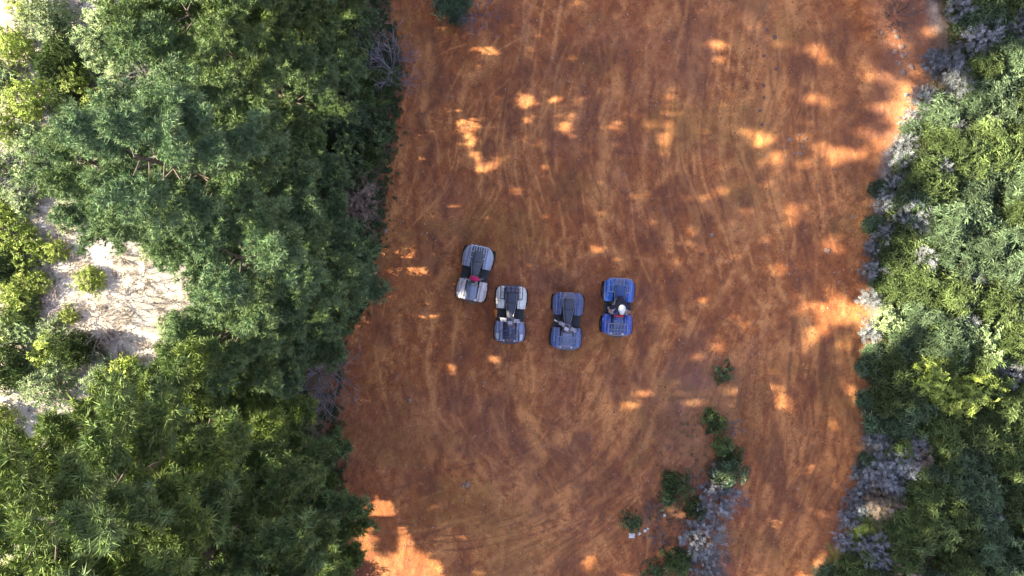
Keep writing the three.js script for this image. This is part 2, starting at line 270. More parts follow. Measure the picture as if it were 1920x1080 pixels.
for (const [bx, bz, H, bare, R, limbs, hue, ts, label] of TREES) {
  const t = thing('pine_tree', label, 'tree', 'pines along the clearing edge'), y0 = ground(bx, bz);
  t.position.set(bx, y0 - 0.05, bz);
  const lean = V(rr(-0.5, 0.1), 0, rr(-0.25, 0.25)), at = h => V(lean.x * (h / H) ** 1.5 + 0.12 * Math.sin(h * 0.7 + bx), h, lean.z * (h / H) ** 1.5 + 0.1 * Math.cos(h * 0.6 + bz) - 0.1);
  part('trunk', taper([0, 0.15, 0.35, 0.6, 0.85, 1].map(f => at(f * H)), 0.2, 0.03, 9), barkMat, t);
  const bg = [], list = [[], [], []];
  for (let i = 0; i < limbs; i++) {
    const f = (i + rnd()) / limbs, h = bare + (H - bare) * Math.pow(f, 0.92), az = i * 2.39996 + rr(-0.35, 0.35);
    const prof = Math.sqrt(Math.max(0.04, 1 - Math.pow(Math.max(0, f * 1.02 - 0.12) / 0.92, 4))) * (0.72 + 0.28 * smooth(0, 0.15, f)), len = R * prof * rr(0.72, 1.15);
    const o = at(h), rise = rr(0.1, 0.5) * len + f * 0.35, dir = V(Math.cos(az), 0, Math.sin(az));
    const p1 = o.clone().addScaledVector(dir, len * 0.45).add(V(0, rise * 0.3, 0)), p2 = o.clone().addScaledVector(dir, len).add(V(rr(-0.2, 0.2), rise, rr(-0.2, 0.2)));
    const lh = rr(-0.25, 0.25); bg.push(taper([o, p1, p2], 0.045 * (1 - 0.5 * f), 0.012, 4));
    const nb = Math.round(7 + len * 4.2);
    for (let b = 0; b < nb; b++) {
      const u = 0.3 + 0.7 * (b + rnd()) / nb, q = u < 0.45 ? o.clone().lerp(p1, u / 0.45) : p1.clone().lerp(p2, (u - 0.45) / 0.55);
      const a2 = az + (b % 2 ? 1 : -1) * rr(0.35, 1.15), bl = rr(0.35, 0.8) * (1.15 - 0.5 * u), bd = V(Math.cos(a2), rr(0.1, 0.65), Math.sin(a2)).normalize(), e = q.clone().addScaledVector(bd, bl);
      bg.push(taper([q, q.clone().lerp(e, 0.5).add(V(0, -0.03, 0)), e], 0.012, 0.006, 3));
      const nt = Math.round((12 + bl * 22) / ts);
      for (let k = 0; k < nt; k++) {
        const v = Math.pow((k + rnd()) / nt, 0.7), p = q.clone().lerp(e, v).add(V(rr(-0.13, 0.13), rr(-0.04, 0.12), rr(-0.13, 0.13)));
        list[(b + k) % 3].push([p, bd.clone().multiplyScalar(0.7).add(V(rr(-0.6, 0.6), rr(0.1, 0.9), rr(-0.6, 0.6))).normalize(), rr(0.75, 1.2) * ts, lh]);
      }
    }
  }
  part('branches', bg, twigMat, t);
  const A = [0.135, 0.215, 0.10], B = [0.135, 0.185, 0.032];
  list.forEach((l, n) => cluster('crown', tufts[n], pineMat, l, t, (c, i) => {
    const w = clamp(hue + l[i][3] + rr(-0.25, 0.25)), s = rr(0.65, 1.5);
    c.setRGB(mix(A[0], B[0], w) * s, mix(A[1], B[1], w) * s, mix(A[2], B[2], w) * s);
  }));
}
console.log('trees');
seed = 777;
// ---------------------------------------------------------------- shrubs, ferns, thickets
const sprays = {
  feather: [leafSpray(11, 0.26, 0.27, 0.021, 0.3, 0.3), leafSpray(11, 0.18, 0.32, 0.021, 0.35, 0.6)],
  leafy: [leafSpray(11, 0.20, 0.14, 0.028, 0.2, 0.4), leafSpray(11, 0.16, 0.17, 0.03, 0.3, 0.7)],
  fine: [leafSpray(18, 0.30, 0.14, 0.013, 0.1, 0.2), leafSpray(18, 0.24, 0.16, 0.012, 0.1, 0.6)],
};
const foliageMat = leafMat(col(1, 1, 1)), dryMat = std(col(1, 1, 1), 0.9, 0, { side: THREE.DoubleSide });
const stemMat = std(col(0.15, 0.115, 0.09), 0.95);
const KINDS = {
  green: ['feathery_shrub', 'feather', [0.085, 0.125, 0.045], [0.165, 0.22, 0.078], 'shrub'],
  teal: ['blue_green_shrub', 'feather', [0.095, 0.145, 0.08], [0.17, 0.235, 0.135], 'shrub'],
  grey: ['grey_shrub', 'fine', [0.135, 0.145, 0.15], [0.275, 0.285, 0.31], 'shrub'],
  lime: ['lime_shrub', 'leafy', [0.20, 0.27, 0.045], [0.32, 0.375, 0.075], 'shrub'],
  dry: ['dry_shrub', 'fine', [0.17, 0.125, 0.10], [0.29, 0.22, 0.175], 'shrub'],
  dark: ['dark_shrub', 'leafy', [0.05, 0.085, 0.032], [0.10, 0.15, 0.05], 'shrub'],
  pale: ['pale_green_shrub', 'leafy', [0.17, 0.24, 0.10], [0.28, 0.34, 0.17], 'shrub'],
};
function shrub(kind, x, z, r, h, label, group, dens = 1) {
  const [name, sp, A, B, cat] = KINDS[kind], t = thing(name, label, cat, group); t.position.set(x, ground(x, z), z);
  const n = Math.round(dens * (60 + 250 * r * r + 120 * r * h)), list = [[], []], st = [], ox = rnd() * 100, ns = 4 + Math.round(r * 4);
  for (let i = 0; i < n; i++) {
    const az = rnd() * 6.283, cz = Math.pow(rnd(), 0.75), sz = Math.sqrt(1 - cz * cz), lump = 0.30 + 1.25 * fbm(Math.cos(az) * 1.6 + ox, Math.sin(az) * 1.6 + cz * 2.2 + ox, 2), q = lump * Math.pow(rr(0.2, 1.12), 0.45);
    const p = V(Math.cos(az) * sz * r * q, 0.06 + cz * h * 0.92 * q, Math.sin(az) * sz * r * q);
    const d = V(Math.cos(az) * sz + rr(-0.5, 0.5), 0.35 + cz + rr(-0.3, 0.5), Math.sin(az) * sz + rr(-0.5, 0.5)).normalize();
    list[i & 1].push([p, d, rr(0.65, 1.1) * (0.75 + 0.35 * Math.min(1, r))]);
    if (i < ns) st.push(taper([V(rr(-0.05, 0.05), -0.06, rr(-0.05, 0.05)), p.clone().multiplyScalar(0.5).add(V(0, 0.05, 0)), p], 0.018 + 0.008 * h, 0.005, 4));
  }
  part('stems', st, stemMat, t);
  const tone = rr(0.8, 1.2), hueS = rr(-0.25, 0.25);
  list.forEach((l, k) => cluster('foliage', sprays[sp][k], kind === 'grey' || kind === 'dry' ? dryMat : foliageMat, l, t, c => { const w = clamp(rnd() + hueS), s = tone * rr(0.45, 1.7); c.setRGB(mix(A[0], B[0], w) * s, mix(A[1], B[1], w) * s, mix(A[2], B[2], w) * s); }));
  return t;
}
// fern: arching fronds of paired leaflets
const frondGeo = (() => {
  const a = [], N = 10;
  for (let i = 0; i < N; i++) {
    const t = (i + 1) / N, z = t, y = 0.75 * t - 0.72 * t * t, w = 0.30 * Math.sin(Math.PI * Math.pow(1 - t, 0.75)) * (1 - 0.3 * t) + 0.015, b = 0.017;
    for (const s of [-1, 1]) { a.push(0, y, z - b, s * w, y - 0.05 * w, z + 0.10, 0, y, z + b); }
  }
  for (let i = 0; i < 8; i++) { const f = t => [0.75 * t - 0.72 * t * t, t], [y0, z0] = f(i / 8), [y1, z1] = f((i + 1) / 8), w = 0.008; a.push(-w, y0, z0, w, y0, z0, w, y1, z1, -w, y0, z0, w, y1, z1, -w, y1, z1); }
  return tris(a);
})();
const fernMats = [[0.17, 0.25, 0.035], [0.24, 0.30, 0.05], [0.12, 0.20, 0.05]].map(c => leafMat(col(...c)));
function fern(x, z, s, label, group, m = 0) {
  const t = thing('fern', label, 'fern', group); t.position.set(x, ground(x, z), z); const n = 8 + Math.floor(rnd() * 4), a0 = rnd() * 6;
  for (let i = 0; i < n; i++) { const f = part('frond', frondGeo, fernMats[(m + (rnd() < 0.25 ? 1 : 0)) % 3], t); f.rotation.set(rr(-0.35, 0.1), a0 + i * 6.283 / n + rr(-0.2, 0.2), 0, 'YXZ'); f.scale.setScalar(s * rr(0.75, 1.1)); f.position.y = 0.05; }
  return t;
}
// bare thicket: branching twigs
function thicket(x, z, r, h, c, label, group, n = 7, y = 0) {
  const t = thing('bare_thicket', label, 'thicket', group), g = []; t.position.set(x, ground(x, z) + y, z);
  const grow = (p, d, l, rad, lev) => {
    const e = p.clone().addScaledVector(d, l), m = p.clone().lerp(e, 0.5).add(V(rr(-1, 1), rr(-0.5, 1), rr(-1, 1)).multiplyScalar(l * 0.09));
    g.push(taper([p, m, e], rad, rad * 0.6, 3)); if (lev >= 3) return;
    const k = lev === 0 ? 4 : 3; for (let i = 0; i < k; i++) grow(p.clone().lerp(e, rr(0.4, 1)), d.clone().add(V(rr(-0.9, 0.9), rr(-0.45, 0.5), rr(-0.9, 0.9))).normalize(), l * rr(0.5, 0.8), rad * 0.6, lev + 1);
  };
  for (let i = 0; i < n; i++) { const a = i * 6.283 / n + rr(-0.4, 0.4); grow(V(rr(-0.1, 0.1), -0.06, rr(-0.1, 0.1)), V(Math.cos(a) * r, h, Math.sin(a) * r).normalize(), Math.hypot(r, h) * rr(0.45, 0.65), 0.016, 0); }
  part('twigs', g, std(col(...c), 0.9), t); return t;
}
const spots = []; const free = (x, z, d) => { for (const [a, b, r] of spots) if ((a - x) ** 2 + (b - z) ** 2 < (d + r) ** 2 * 0.25) return false; spots.push([x, z, d]); return true; };
const G_R = 'scrub along the far bank of the dirt track', G_L = 'undergrowth beneath the pines', G_S = 'bushes on the sunlit straw slope';
// -- right bank: single ones first
const at = (px, py, h) => [wx(px) * (CAM_H - h) / CAM_H, wz(py) * (CAM_H - h) / CAM_H];
{
  let p = at(1815, 745, 2.2); spots.push([...p, 1.5]); shrub('lime', ...p, 1.0, 2.9, 'tall bright lime-green shrub rising out of the darker scrub', null, 1.1);
  p = at(1755, 715, 1.8); spots.push([...p, 1]); shrub('lime', ...p, 0.75, 2.1, 'smaller lime-green shrub leaning beside the tall lime shrub', null, 0.9);
  p = at(1845, 640, 1.5); spots.push([...p, 1.3]); shrub('pale', ...p, 0.95, 1.7, 'rounded pale mint-green bush beside bleached dry scrub in a sun patch');
  p = at(1680, 600, 1.0); spots.push([...p, 1.0]); shrub('pale', ...p, 0.7, 1.0, 'pale yellow-green bush in the sun patch at the track edge');
  for (const [x, y, s, m] of [[1640, 985, 0.8, 0], [1672, 1030, 0.75, 1], [1580, 1060, 0.6, 1], [1618, 1020, 0.55, 0], [1725, 1065, 0.75, 1], [1790, 1075, 0.7, 0], [1850, 1050, 0.8, 0], [1905, 990, 0.8, 2], [1650, 1075, 0.7, 1], [1755, 1020, 0.6, 0], [1900, 870, 0.7, 0]]) { p = at(x, y, 0.8); spots.push([...p, s * 0.7]); fern(...p, s, 'yellow-green fern with arching fronds among the scrub by the track', 'ferns in the scrub by the track', m); }
}
const zoneR = y => y < 250 ? 'beside the cut bank stones' : y < 520 ? 'opposite the small stone heap' : y < 690 ? 'around the sun patch by the track' : y < 900 ? 'around the tall lime shrub' : 'among the ferns';
const zoneL = y => y < 240 ? 'under the northern pines' : y < 560 ? 'under the broad blue-green pine' : y < 760 ? 'around the large bare thicket' : 'under the southern pines';
const LBL = {
  green: ['feathery green shrub in the scrub'], teal: ['blue-green feathery shrub in the scrub'], grey: ['silvery grey fine-twigged shrub in the scrub'],
  dry: ['brown dried-out shrub in the scrub'], lime: ['small lime-green sapling low in the scrub on the bank'],
};
const greyAt = [[1790, 20], [1750, 110], [1740, 180], [1800, 170], [1790, 240], [1860, 230], [1700, 300], [1760, 310], [1690, 345], [1900, 500], [1720, 830], [1660, 850], [1830, 520], [1850, 950], [1690, 920], [1640, 560], [1645, 610], [1640, 505]];
for (const [x, y] of greyAt) { const p = at(x, y, 0.8); if (free(...p, 0.7)) shrub('grey', ...p, rr(0.32, 0.5), rr(0.7, 1.1), LBL.grey[0] + ' ' + zoneR(y), 'silvery ' + G_R); }
for (let y = -40, k = 0; y < 1120; y += 22, k++) { // low silvery fringe along the edge
  const x = edgeAt(rightEdge, y) + rr(8, 30), p = at(x, y, 0.3); if (y < 120 && rnd() < 0.5) continue; if (free(...p, 0.45)) shrub(rnd() < 0.45 ? 'grey' : 'teal', ...p, rr(0.28, 0.42), rr(0.35, 0.65), 'low fringe plant where the scrub meets the track, ' + zoneR(y), 'fringe plants along the track');
}
for (let i = 0; i < 3000; i++) {
  const y = rr(-60, 1140), e = edgeAt(rightEdge, y) + 38 + (y < 250 ? 18 : 0), x = rr(e, 1985), r = rr(0.4, 0.95), h = rr(0.7, 1.6) * (0.7 + 0.5 * smooth(0, 120, x - e)), p = at(x, y, h * 0.6);
  if (!free(...p, r * 1.1)) continue;
  const q = fbm(p[0] * 0.7 + 3, p[1] * 0.7, 2) + rr(-0.14, 0.14), kind = q < 0.47 ? 'teal' : q < 0.61 ? 'green' : q < 0.655 ? 'grey' : q < 0.665 ? 'dry' : 'green';
  shrub(kind, ...p, r * 1.2, h, (h > 1.15 ? 'tall ' : 'low ') + LBL[kind][0] + ' ' + zoneR(y), (kind === 'grey' ? 'silvery ' : kind + ' ') + G_R);
}
// -- island of bushes on the mound between the two tracks
shrub('green', ...at(1262, 905, 0.4), 0.55, 0.75, 'round green bush on the mound, beside the grey and green clump', null, 0.6);
shrub('dark', ...at(1250, 935, 0.2), 0.35, 0.4, 'small dark bush tucked under the round green bush on the mound', null, 0.6);
shrub('teal', ...at(1362, 885, 0.5), 0.65, 0.9, 'blue-green bush crowning the clump on the mound edge', null, 0.6);
shrub('grey', ...at(1350, 935, 0.5), 0.85, 0.95, 'large silvery blue bush in the middle of the mound clump', null, 0.8);
shrub('grey', ...at(1316, 1005, 0.5), 0.8, 0.85, 'silvery bush south of the large silvery bush on the mound', null, 0.8);
shrub('grey', ...at(1325, 1065, 0.5), 0.7, 0.7, 'ragged silvery bush at the foot of the mound clump', null, 0.8);
shrub('green', ...at(1268, 1050, 0.4), 0.6, 0.7, 'spreading green bush at the foot of the mound beside the silvery ones', null, 0.6);
shrub('dark', ...at(1225, 1078, 0.3), 0.5, 0.5, 'dark low bush at the southern foot of the mound', null, 0.6);
shrub('green', ...at(1300, 950, 0.3), 0.38, 0.5, 'little green bush between the round green bush and the silvery bush', null, 0.6);
for (const [x, y, r] of [[1338, 795, 0.33], [1350, 830, 0.36], [1372, 850, 0.33], [1325, 778, 0.22]]) shrub('green', ...at(x, y, 0.2), r, 0.4, 'small straggling plant on the bank edge above the sunken track', 'plants in a line on the bank edge', 0.55);
shrub('dark', ...at(1358, 700, 0.2), 0.38, 0.3, 'lone low green tuft on bare soil at the head of the mound', null, 0.6);
shrub('dark', ...at(1188, 980, 0.2), 0.45, 0.4, 'small dark green bush beside white scraps on bare soil', null, 0.6);
for (const [x, y, r] of [[1300, 900, 0.5], [1225, 960, 0.4], [1285, 1000, 0.5], [1345, 990, 0.45], [1375, 800, 0.35], [1240, 1010, 0.45]]) thicket(...at(x, y, 0.2), r, 0.35, [0.22, 0.19, 0.19], 'small grey twiggy tangle between the bushes on the mound', 'twiggy tangles on the mound', 6);
// -- top of the clearing
shrub('teal', ...at(850, 2, 0.5), 0.7, 1.1, 'lone blue-green bush at the northern end of the clearing', null);
thicket(...at(895, 18, 0.3), 1.2, 0.7, [0.20, 0.17, 0.22], 'dark violet bare thicket beside the lone bush at the northern end', null, 9);
thicket(...at(1675, 35, 0.3), 0.7, 0.4, [0.12, 0.09, 0.09], 'dark bare thicket on the raised bank corner', null, 8);
// -- left: undergrowth under the pines
thicket(...at(728, 120, 0.6), 1.2, 1.4, [0.36, 0.33, 0.38], 'bare violet-grey thicket spilling from the pines onto the red soil', null, 12);
thicket(...at(585, 705, 1.0), 1.6, 1.8, [0.36, 0.34, 0.40], 'large bare violet-grey thicket in the gap between the pines', null, 14);
thicket(...at(505, 775, 2.2), 1.2, 1.0, [0.55, 0.55, 0.52], 'pale fallen branch caught in the dark undergrowth', null, 4, 1.2);
thicket(...at(655, 505, 0.8), 0.9, 1.0, [0.32, 0.29, 0.28], 'grey bare thicket poking out at the margin beside the silver quad bike', null, 10);
for (let i = 0; i < 700; i++) {
  const y = rr(-120, 1180), L = edgeAt(leftEdge, y), x = L - 22 - Math.pow(rnd(), 1.3) * 260, far = smooth(20, 150, L - x), low = y > 900 && y < 1070 ? 0.35 : 1;
  if (x > 540 && x < 640 && y > 570 && y < 740) continue;                                             // bare dark gap
  const r = rr(0.45, 0.9) * (low < 1 ? 0.6 : 1), h = mix(rr(0.5, 1.1), rr(1.2, 3.2), far) * low, wxx = wx(x), wzz = wz(y);
  if (low < 1 && rnd() < 0.6) continue;
  if (!free(wxx, wzz, r * 1.35)) continue;
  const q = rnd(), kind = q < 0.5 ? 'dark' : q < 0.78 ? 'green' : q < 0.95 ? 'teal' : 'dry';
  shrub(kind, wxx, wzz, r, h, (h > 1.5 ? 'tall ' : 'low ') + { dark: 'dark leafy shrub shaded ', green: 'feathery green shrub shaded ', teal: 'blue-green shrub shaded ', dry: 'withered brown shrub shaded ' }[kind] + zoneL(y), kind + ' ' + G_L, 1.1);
}
for (const [x, z] of [[-9.3, 2.2], [-9.1, 2.9], [-9.6, 3.4], [-9.0, 3.7]]) shrub('dark', x, z, 1.0, 3.2, 'tall dark shrub added to block low sun behind the bare violet-grey thicket', 'added sun-blocking shrubs in the pine gap', 1.3);  // added shrubs that stop low sun coming through the gap
fern(...at(705, 195, 0.5), 0.55, 'single yellow-green fern at the margin catching a little sun', null, 1);
// -- left: sunlit slope
for (const [x, y, r, k, hh] of [[20, 440, 0.9, 'lime', 1.2], [70, 470, 0.7, 'lime', 1.0], [40, 545, 0.9, 'lime', 1.2], [15, 500, 0.8, 'green', 1.2], [180, 525, 0.6, 'lime', 0.8], [60, 590, 0.6, 'green', 0.8], [30, 90, 0.8, 'lime', 1.2], [60, 190, 0.9, 'lime', 1.2], [110, 120, 0.9, 'green', 1.4], [20, 240, 0.7, 'lime', 1], [150, 150, 0.7, 'lime', 1.2], [145, 590, 0.35, 'lime', 0.5], [90, 660, 0.7, 'lime', 1.0], [150, 655, 0.7, 'green', 1.1], [20, 690, 0.9, 'green', 1.3], [240, 690, 0.6, 'lime', 0.9], [100, 720, 0.9, 'pale', 1.3], [190, 90, 1.0, 'pale', 1.6], [230, 160, 1.0, 'pale', 1.5], [100, 40, 1.0, 'pale', 1.6], [260, 60, 1.1, 'green', 1.8], [320, 170, 0.9, 'pale', 1.3], [70, 270, 0.7, 'pale', 0.9], [330, 610, 0.5, 'pale', 0.6], [300, 470, 0.5, 'pale', 0.6], [390, 640, 0.8, 'pale', 1], [-10, 330, 0.9, 'pale', 1.2], [10, 400, 0.8, 'lime', 1.1], [80, 530, 0.6, 'lime', 0.9], [50, 620, 0.7, 'pale', 0.9], [10, 610, 0.7, 'lime', 1], [10, 150, 0.8, 'pale', 1.1], [170, 250, 0.7, 'pale', 1], [200, 40, 0.8, 'pale', 1.3], [60, 20, 0.7, 'lime', 1], [-10, 800, 1, 'lime', 1.3], [-10, 950, 1, 'green', 1.3], [60, 1060, 1, 'lime', 1.3], [55, 300, 0.7, 'pale', 0.9], [115, 345, 0.7, 'green', 1.0], [50, 370, 0.8, 'pale', 1.0], [140, 410, 0.6, 'pale', 0.9], [115, 470, 0.5, 'lime', 0.7], [110, 620, 0.6, 'pale', 0.8], [200, 700, 0.7, 'pale', 1.0], [260, 730, 0.6, 'green', 0.9], [290, 40, 0.9, 'pale', 1.6], [330, 110, 0.9, 'pale', 1.5], [270, 210, 0.8, 'pale', 1.2], [140, 200, 0.7, 'green', 1.1], [200, 200, 0.8, 'lime', 1.0], [380, 190, 0.8, 'pale', 1.3], [420, 60, 0.9, 'green', 1.6]]) {
  const low = y > 280 && y < 640 ? 0.55 : 0.9, p = at(x, y, hh * 0.7 * low); spots.push([...p, r]);
  shrub(k, ...p, r, hh * low, (r > 0.75 ? 'large ' : 'small ') + { lime: 'yellow-green sunlit bush on the straw slope ', green: 'mid-green sunlit bush on the straw slope ', pale: 'pale grey-green sunlit bush on the straw slope ' }[k] + (y < 280 ? 'behind the northern pines' : y < 640 ? 'by the open straw patch' : 'behind the southern pines'), k + ' ' + G_S);
}
thicket(...at(310, 130, 1.4), 1.0, 1.8, [0.42, 0.40, 0.42], 'bleached bare thicket standing behind the northern pines', null, 10);
thicket(...at(250, 560, 0.3), 0.9, 0.5, [0.36, 0.32, 0.31], 'low dry brush on the brightest part of the straw slope', null, 9);
for (const [x, y, r] of [[280, 520, 0.5], [330, 590, 0.6], [230, 640, 0.6], [150, 500, 0.6], [130, 440, 0.5], [180, 660, 0.6], [290, 660, 0.5], [100, 400, 0.5], [240, 480, 0.4], [60, 290, 0.6]]) thicket(...at(x, y, 0.2), r, 0.3, [0.30, 0.25, 0.22], 'small low tangle of dry brush on the open straw patch', 'dry brush on the straw patch', 7);
thicket(...at(190, 600, 0.3), 1.0, 0.7, [0.42, 0.36, 0.36], 'bleached bare thicket heaped on the sunlit straw slope', null, 10);
thicket(...at(60, 335, 0.3), 0.9, 0.7, [0.40, 0.36, 0.42], 'bleached grey thicket beside the blue-green pine', null, 10);
thicket(...at(110, 570, 0.3), 0.8, 0.5, [0.36, 0.30, 0.33], 'violet-brown bare thicket beside lime bushes on the slope', null, 9);
// -- straw and weeds, too many to count
function scatter(name, label, geo, mat, n, place, tint, smin, smax) {
  const l = []; for (let i = 0; i < n; i++) { const p = place(); if (p) l.push([V(p[0], ground(p[0], p[1]) - 0.01, p[1]), V(rr(-0.35, 0.35), 1, rr(-0.35, 0.35)).normalize(), rr(smin, smax)]); }
  const holder = cluster(numbered(name), geo, mat, l, scene, tint); tag(holder, label, name.replace('_', ' '), null, 'stuff');
}
scatter('dry_straw', 'pale dry straw tufts littering the sunlit slope', needleTuft(12, 0.2, 0.006, 1.3), dryMat, 5200, () => { const y = rr(-150, 1200), x = rr(-150, Math.min(520, edgeAt(leftEdge, y) - 60)); return fbm(wx(x) * 0.9, wz(y) * 0.9, 3) > 0.42 ? [wx(x), wz(y)] : null; }, c => { const s = rr(0.6, 1.1); c.setRGB(0.5 * s, 0.42 * s, 0.34 * s); }, 0.6, 1.4);
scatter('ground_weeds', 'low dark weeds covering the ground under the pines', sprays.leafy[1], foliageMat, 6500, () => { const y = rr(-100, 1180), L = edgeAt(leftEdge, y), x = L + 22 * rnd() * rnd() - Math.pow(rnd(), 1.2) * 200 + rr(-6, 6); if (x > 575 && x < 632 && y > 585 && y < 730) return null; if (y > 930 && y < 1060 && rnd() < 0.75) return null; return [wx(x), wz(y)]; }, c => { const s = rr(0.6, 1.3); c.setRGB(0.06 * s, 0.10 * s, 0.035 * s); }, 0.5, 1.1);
scatter('dry_grass', 'grey dry grass along the foot of the scrub bank', needleTuft(12, 0.22, 0.006, 1.0), dryMat, 3200, () => { const y = rr(-80, 1150), x = edgeAt(rightEdge, y) + rr(-12, 120) * (rnd() < 0.6 ? 0.5 : 1); return [wx(x), wz(y)]; }, c => { const s = rr(0.5, 1.2); c.setRGB(0.22 * s, 0.20 * s, 0.19 * s); }, 0.5, 1.2);
scatter('scrub_cover', 'tangled low green cover between the shrubs on the bank', sprays.feather[1], foliageMat, 5200, () => { const y = rr(-80, 1160), x = edgeAt(rightEdge, y) + rr(20, 420); return [wx(x), wz(y)]; }, c => { const s = rr(0.5, 1.3), w = rnd(); c.setRGB(mix(0.07, 0.15, w) * s, mix(0.11, 0.19, w) * s, 0.05 * s); }, 0.6, 1.2);
scatter('fallen_leaves', 'dark fallen leaves and twigs littering the sunlit straw slope', leafSpray(6, 0.10, 0.12, 0.02, 0, 0), dryMat, 1500, () => [wx(rr(-20, 430)), wz(rr(-20, 1100))], c => { const s = rr(0.4, 1.2); c.setRGB(0.13 * s, 0.10 * s, 0.08 * s); }, 0.5, 1.3);
scatter('mound_weeds', 'sparse low weeds straggling over the mound between the tracks', sprays.feather[0], foliageMat, 520, () => { const y = rr(770, 1095), x = 1310 + (y - 690) * -0.06 + (rnd() + rnd() - 1) * mix(60, 130, (y - 690) / 400); return rnd() < 0.35 + 0.65 * smooth(760, 1000, y) ? [wx(x), wz(y)] : null; }, c => { const s = rr(0.5, 1.3), w = rnd(); c.setRGB(mix(0.12, 0.28, w) * s, mix(0.15, 0.24, w) * s, mix(0.07, 0.2, w) * s); }, 0.25, 0.55);
scatter('leaf_litter', 'fallen dry leaves scattered over the mound and track margins', leafSpray(4, 0.03, 0.06, 0.014, 0, 0), dryMat, 5200, () => { const q = rnd(); let x, y; if (q < 0.35) { y = rr(650, 1090); x = rr(1170, 1400); } else if (q < 0.7) { y = rr(-20, 1090); x = edgeAt(leftEdge, y) + Math.abs(rr(-1, 1) * rr(0, 90)); } else { y = rr(-20, 1090); x = edgeAt(rightEdge, y) - Math.abs(rr(-1, 1) * rr(0, 110)); } return [wx(x), wz(y)]; }, c => { const s = rr(0.4, 1.1); c.setRGB(0.30 * s, 0.19 * s, 0.12 * s); }, 0.4, 1);
console.log('shrubs', spots.length);

seed = 99;
// ---------------------------------------------------------------- quad bikes
function panel(z0, z1, xl, xr, yf, th = 0.015, nu = 10, nv = 12) { // moulded shell: outline in plan, height field on top, real thickness
  const P = [], I = [], W = nu + 1, top = [], bot = [];
  for (let j = 0; j <= nv; j++) for (let i = 0; i <= nu; i++) { const z = mix(z0, z1, j / nv), x = mix(xl(z), xr(z), i / nu), y = yf(x, z); top.push([x, y, z]); bot.push([x, y - th, z]); }
  for (const q of [...top, ...bot]) P.push(...q);
  const N = W * (nv + 1), quad = (a, b, c, d) => I.push(a, b, c, a, c, d);
  for (let j = 0; j < nv; j++) for (let i = 0; i < nu; i++) { const a = j * W + i; quad(a, a + W, a + W + 1, a + 1); quad(N + a, N + a + 1, N + a + W + 1, N + a + W); }
  for (let j = 0; j < nv; j++) { const a = j * W, b = a + nu; quad(a, N + a, N + a + W, a + W); quad(b, b + W, N + b + W, N + b); }
  for (let i = 0; i < nu; i++) { const a = i, b = nv * W + i; quad(a, a + 1, N + a + 1, N + a); quad(b, N + b, N + b + 1, b + 1); }
  const g = new THREE.BufferGeometry(), uv = []; for (let i = 0; i < P.length; i += 3) uv.push(P[i] * 0.9 + 0.5, P[i + 2] * 0.45 + 0.5);
  g.setAttribute('position', new THREE.BufferAttribute(new Float32Array(P), 3)); g.setAttribute('uv', new THREE.BufferAttribute(new Float32Array(uv), 2)); g.setIndex(I); g.computeVertexNormals(); return g;
}
const rbox = (w, h, d, r, x = 0, y = 0, z = 0, rx = 0, ry = 0, rz = 0) => { const g = new RoundedBoxGeometry(w, h, d, 2, r); g.rotateX(rx); g.rotateY(ry); g.rotateZ(rz); g.translate(x, y, z); return g; };
const paint = (c, rough = 0.24) => { // paint with dried red mud splashes and scuffs
  const N = 192, d = new Uint8Array(N * N * 4), rg = new Uint8Array(N * N * 4), o = rnd() * 90;
  for (let j = 0; j < N; j++) for (let i = 0; i < N; i++) {
    const u = i / N * 12, v = j / N * 24, k = (j * N + i) * 4, m = clamp(smooth(0.55, 0.74, fbm(u + o, v, 4)) * 0.4 + 0.35 * smooth(0.80, 0.86, noise(u * 5 + o, v * 5))), sc = smooth(0.86, 0.93, noise(u * 1.2 + o, v * 9 + 4)) * 0.5, w = 0.85 + 0.3 * fbm(u * 2, v * 2 + o, 3);
    d[k] = srgb(mix(mix(c[0] * w, 0.30, m), c[0] * 1.6 + 0.08, sc)); d[k + 1] = srgb(mix(mix(c[1] * w, 0.14, m), c[1] * 1.6 + 0.08, sc)); d[k + 2] = srgb(mix(mix(c[2] * w, 0.08, m), c[2] * 1.6 + 0.08, sc)); d[k + 3] = 255;
    rg[k] = rg[k + 1] = rg[k + 2] = Math.round(255 * clamp(rough + 0.5 * m)); rg[k + 3] = 255;
  }
  return new THREE.MeshPhysicalMaterial({ map: dataTex(d, N, N, true), roughnessMap: dataTex(rg, N, N), roughness: 1, clearcoat: 1, clearcoatRoughness: 0.12 });
};
const rubber = std(col(0.028, 0.026, 0.025), 0.85), blackPlastic = std(col(0.035, 0.036, 0.042), 0.55), steel = std(col(0.42, 0.43, 0.46), 0.35, 0.9), darkSteel = std(col(0.12, 0.125, 0.14), 0.45, 0.7), lens = std(col(0.75, 0.78, 0.8), 0.12), redLens = std(col(0.45, 0.02, 0.02), 0.2), rimMat = std(col(0.5, 0.5, 0.53), 0.4, 0.8);
const tyreGeo = {};
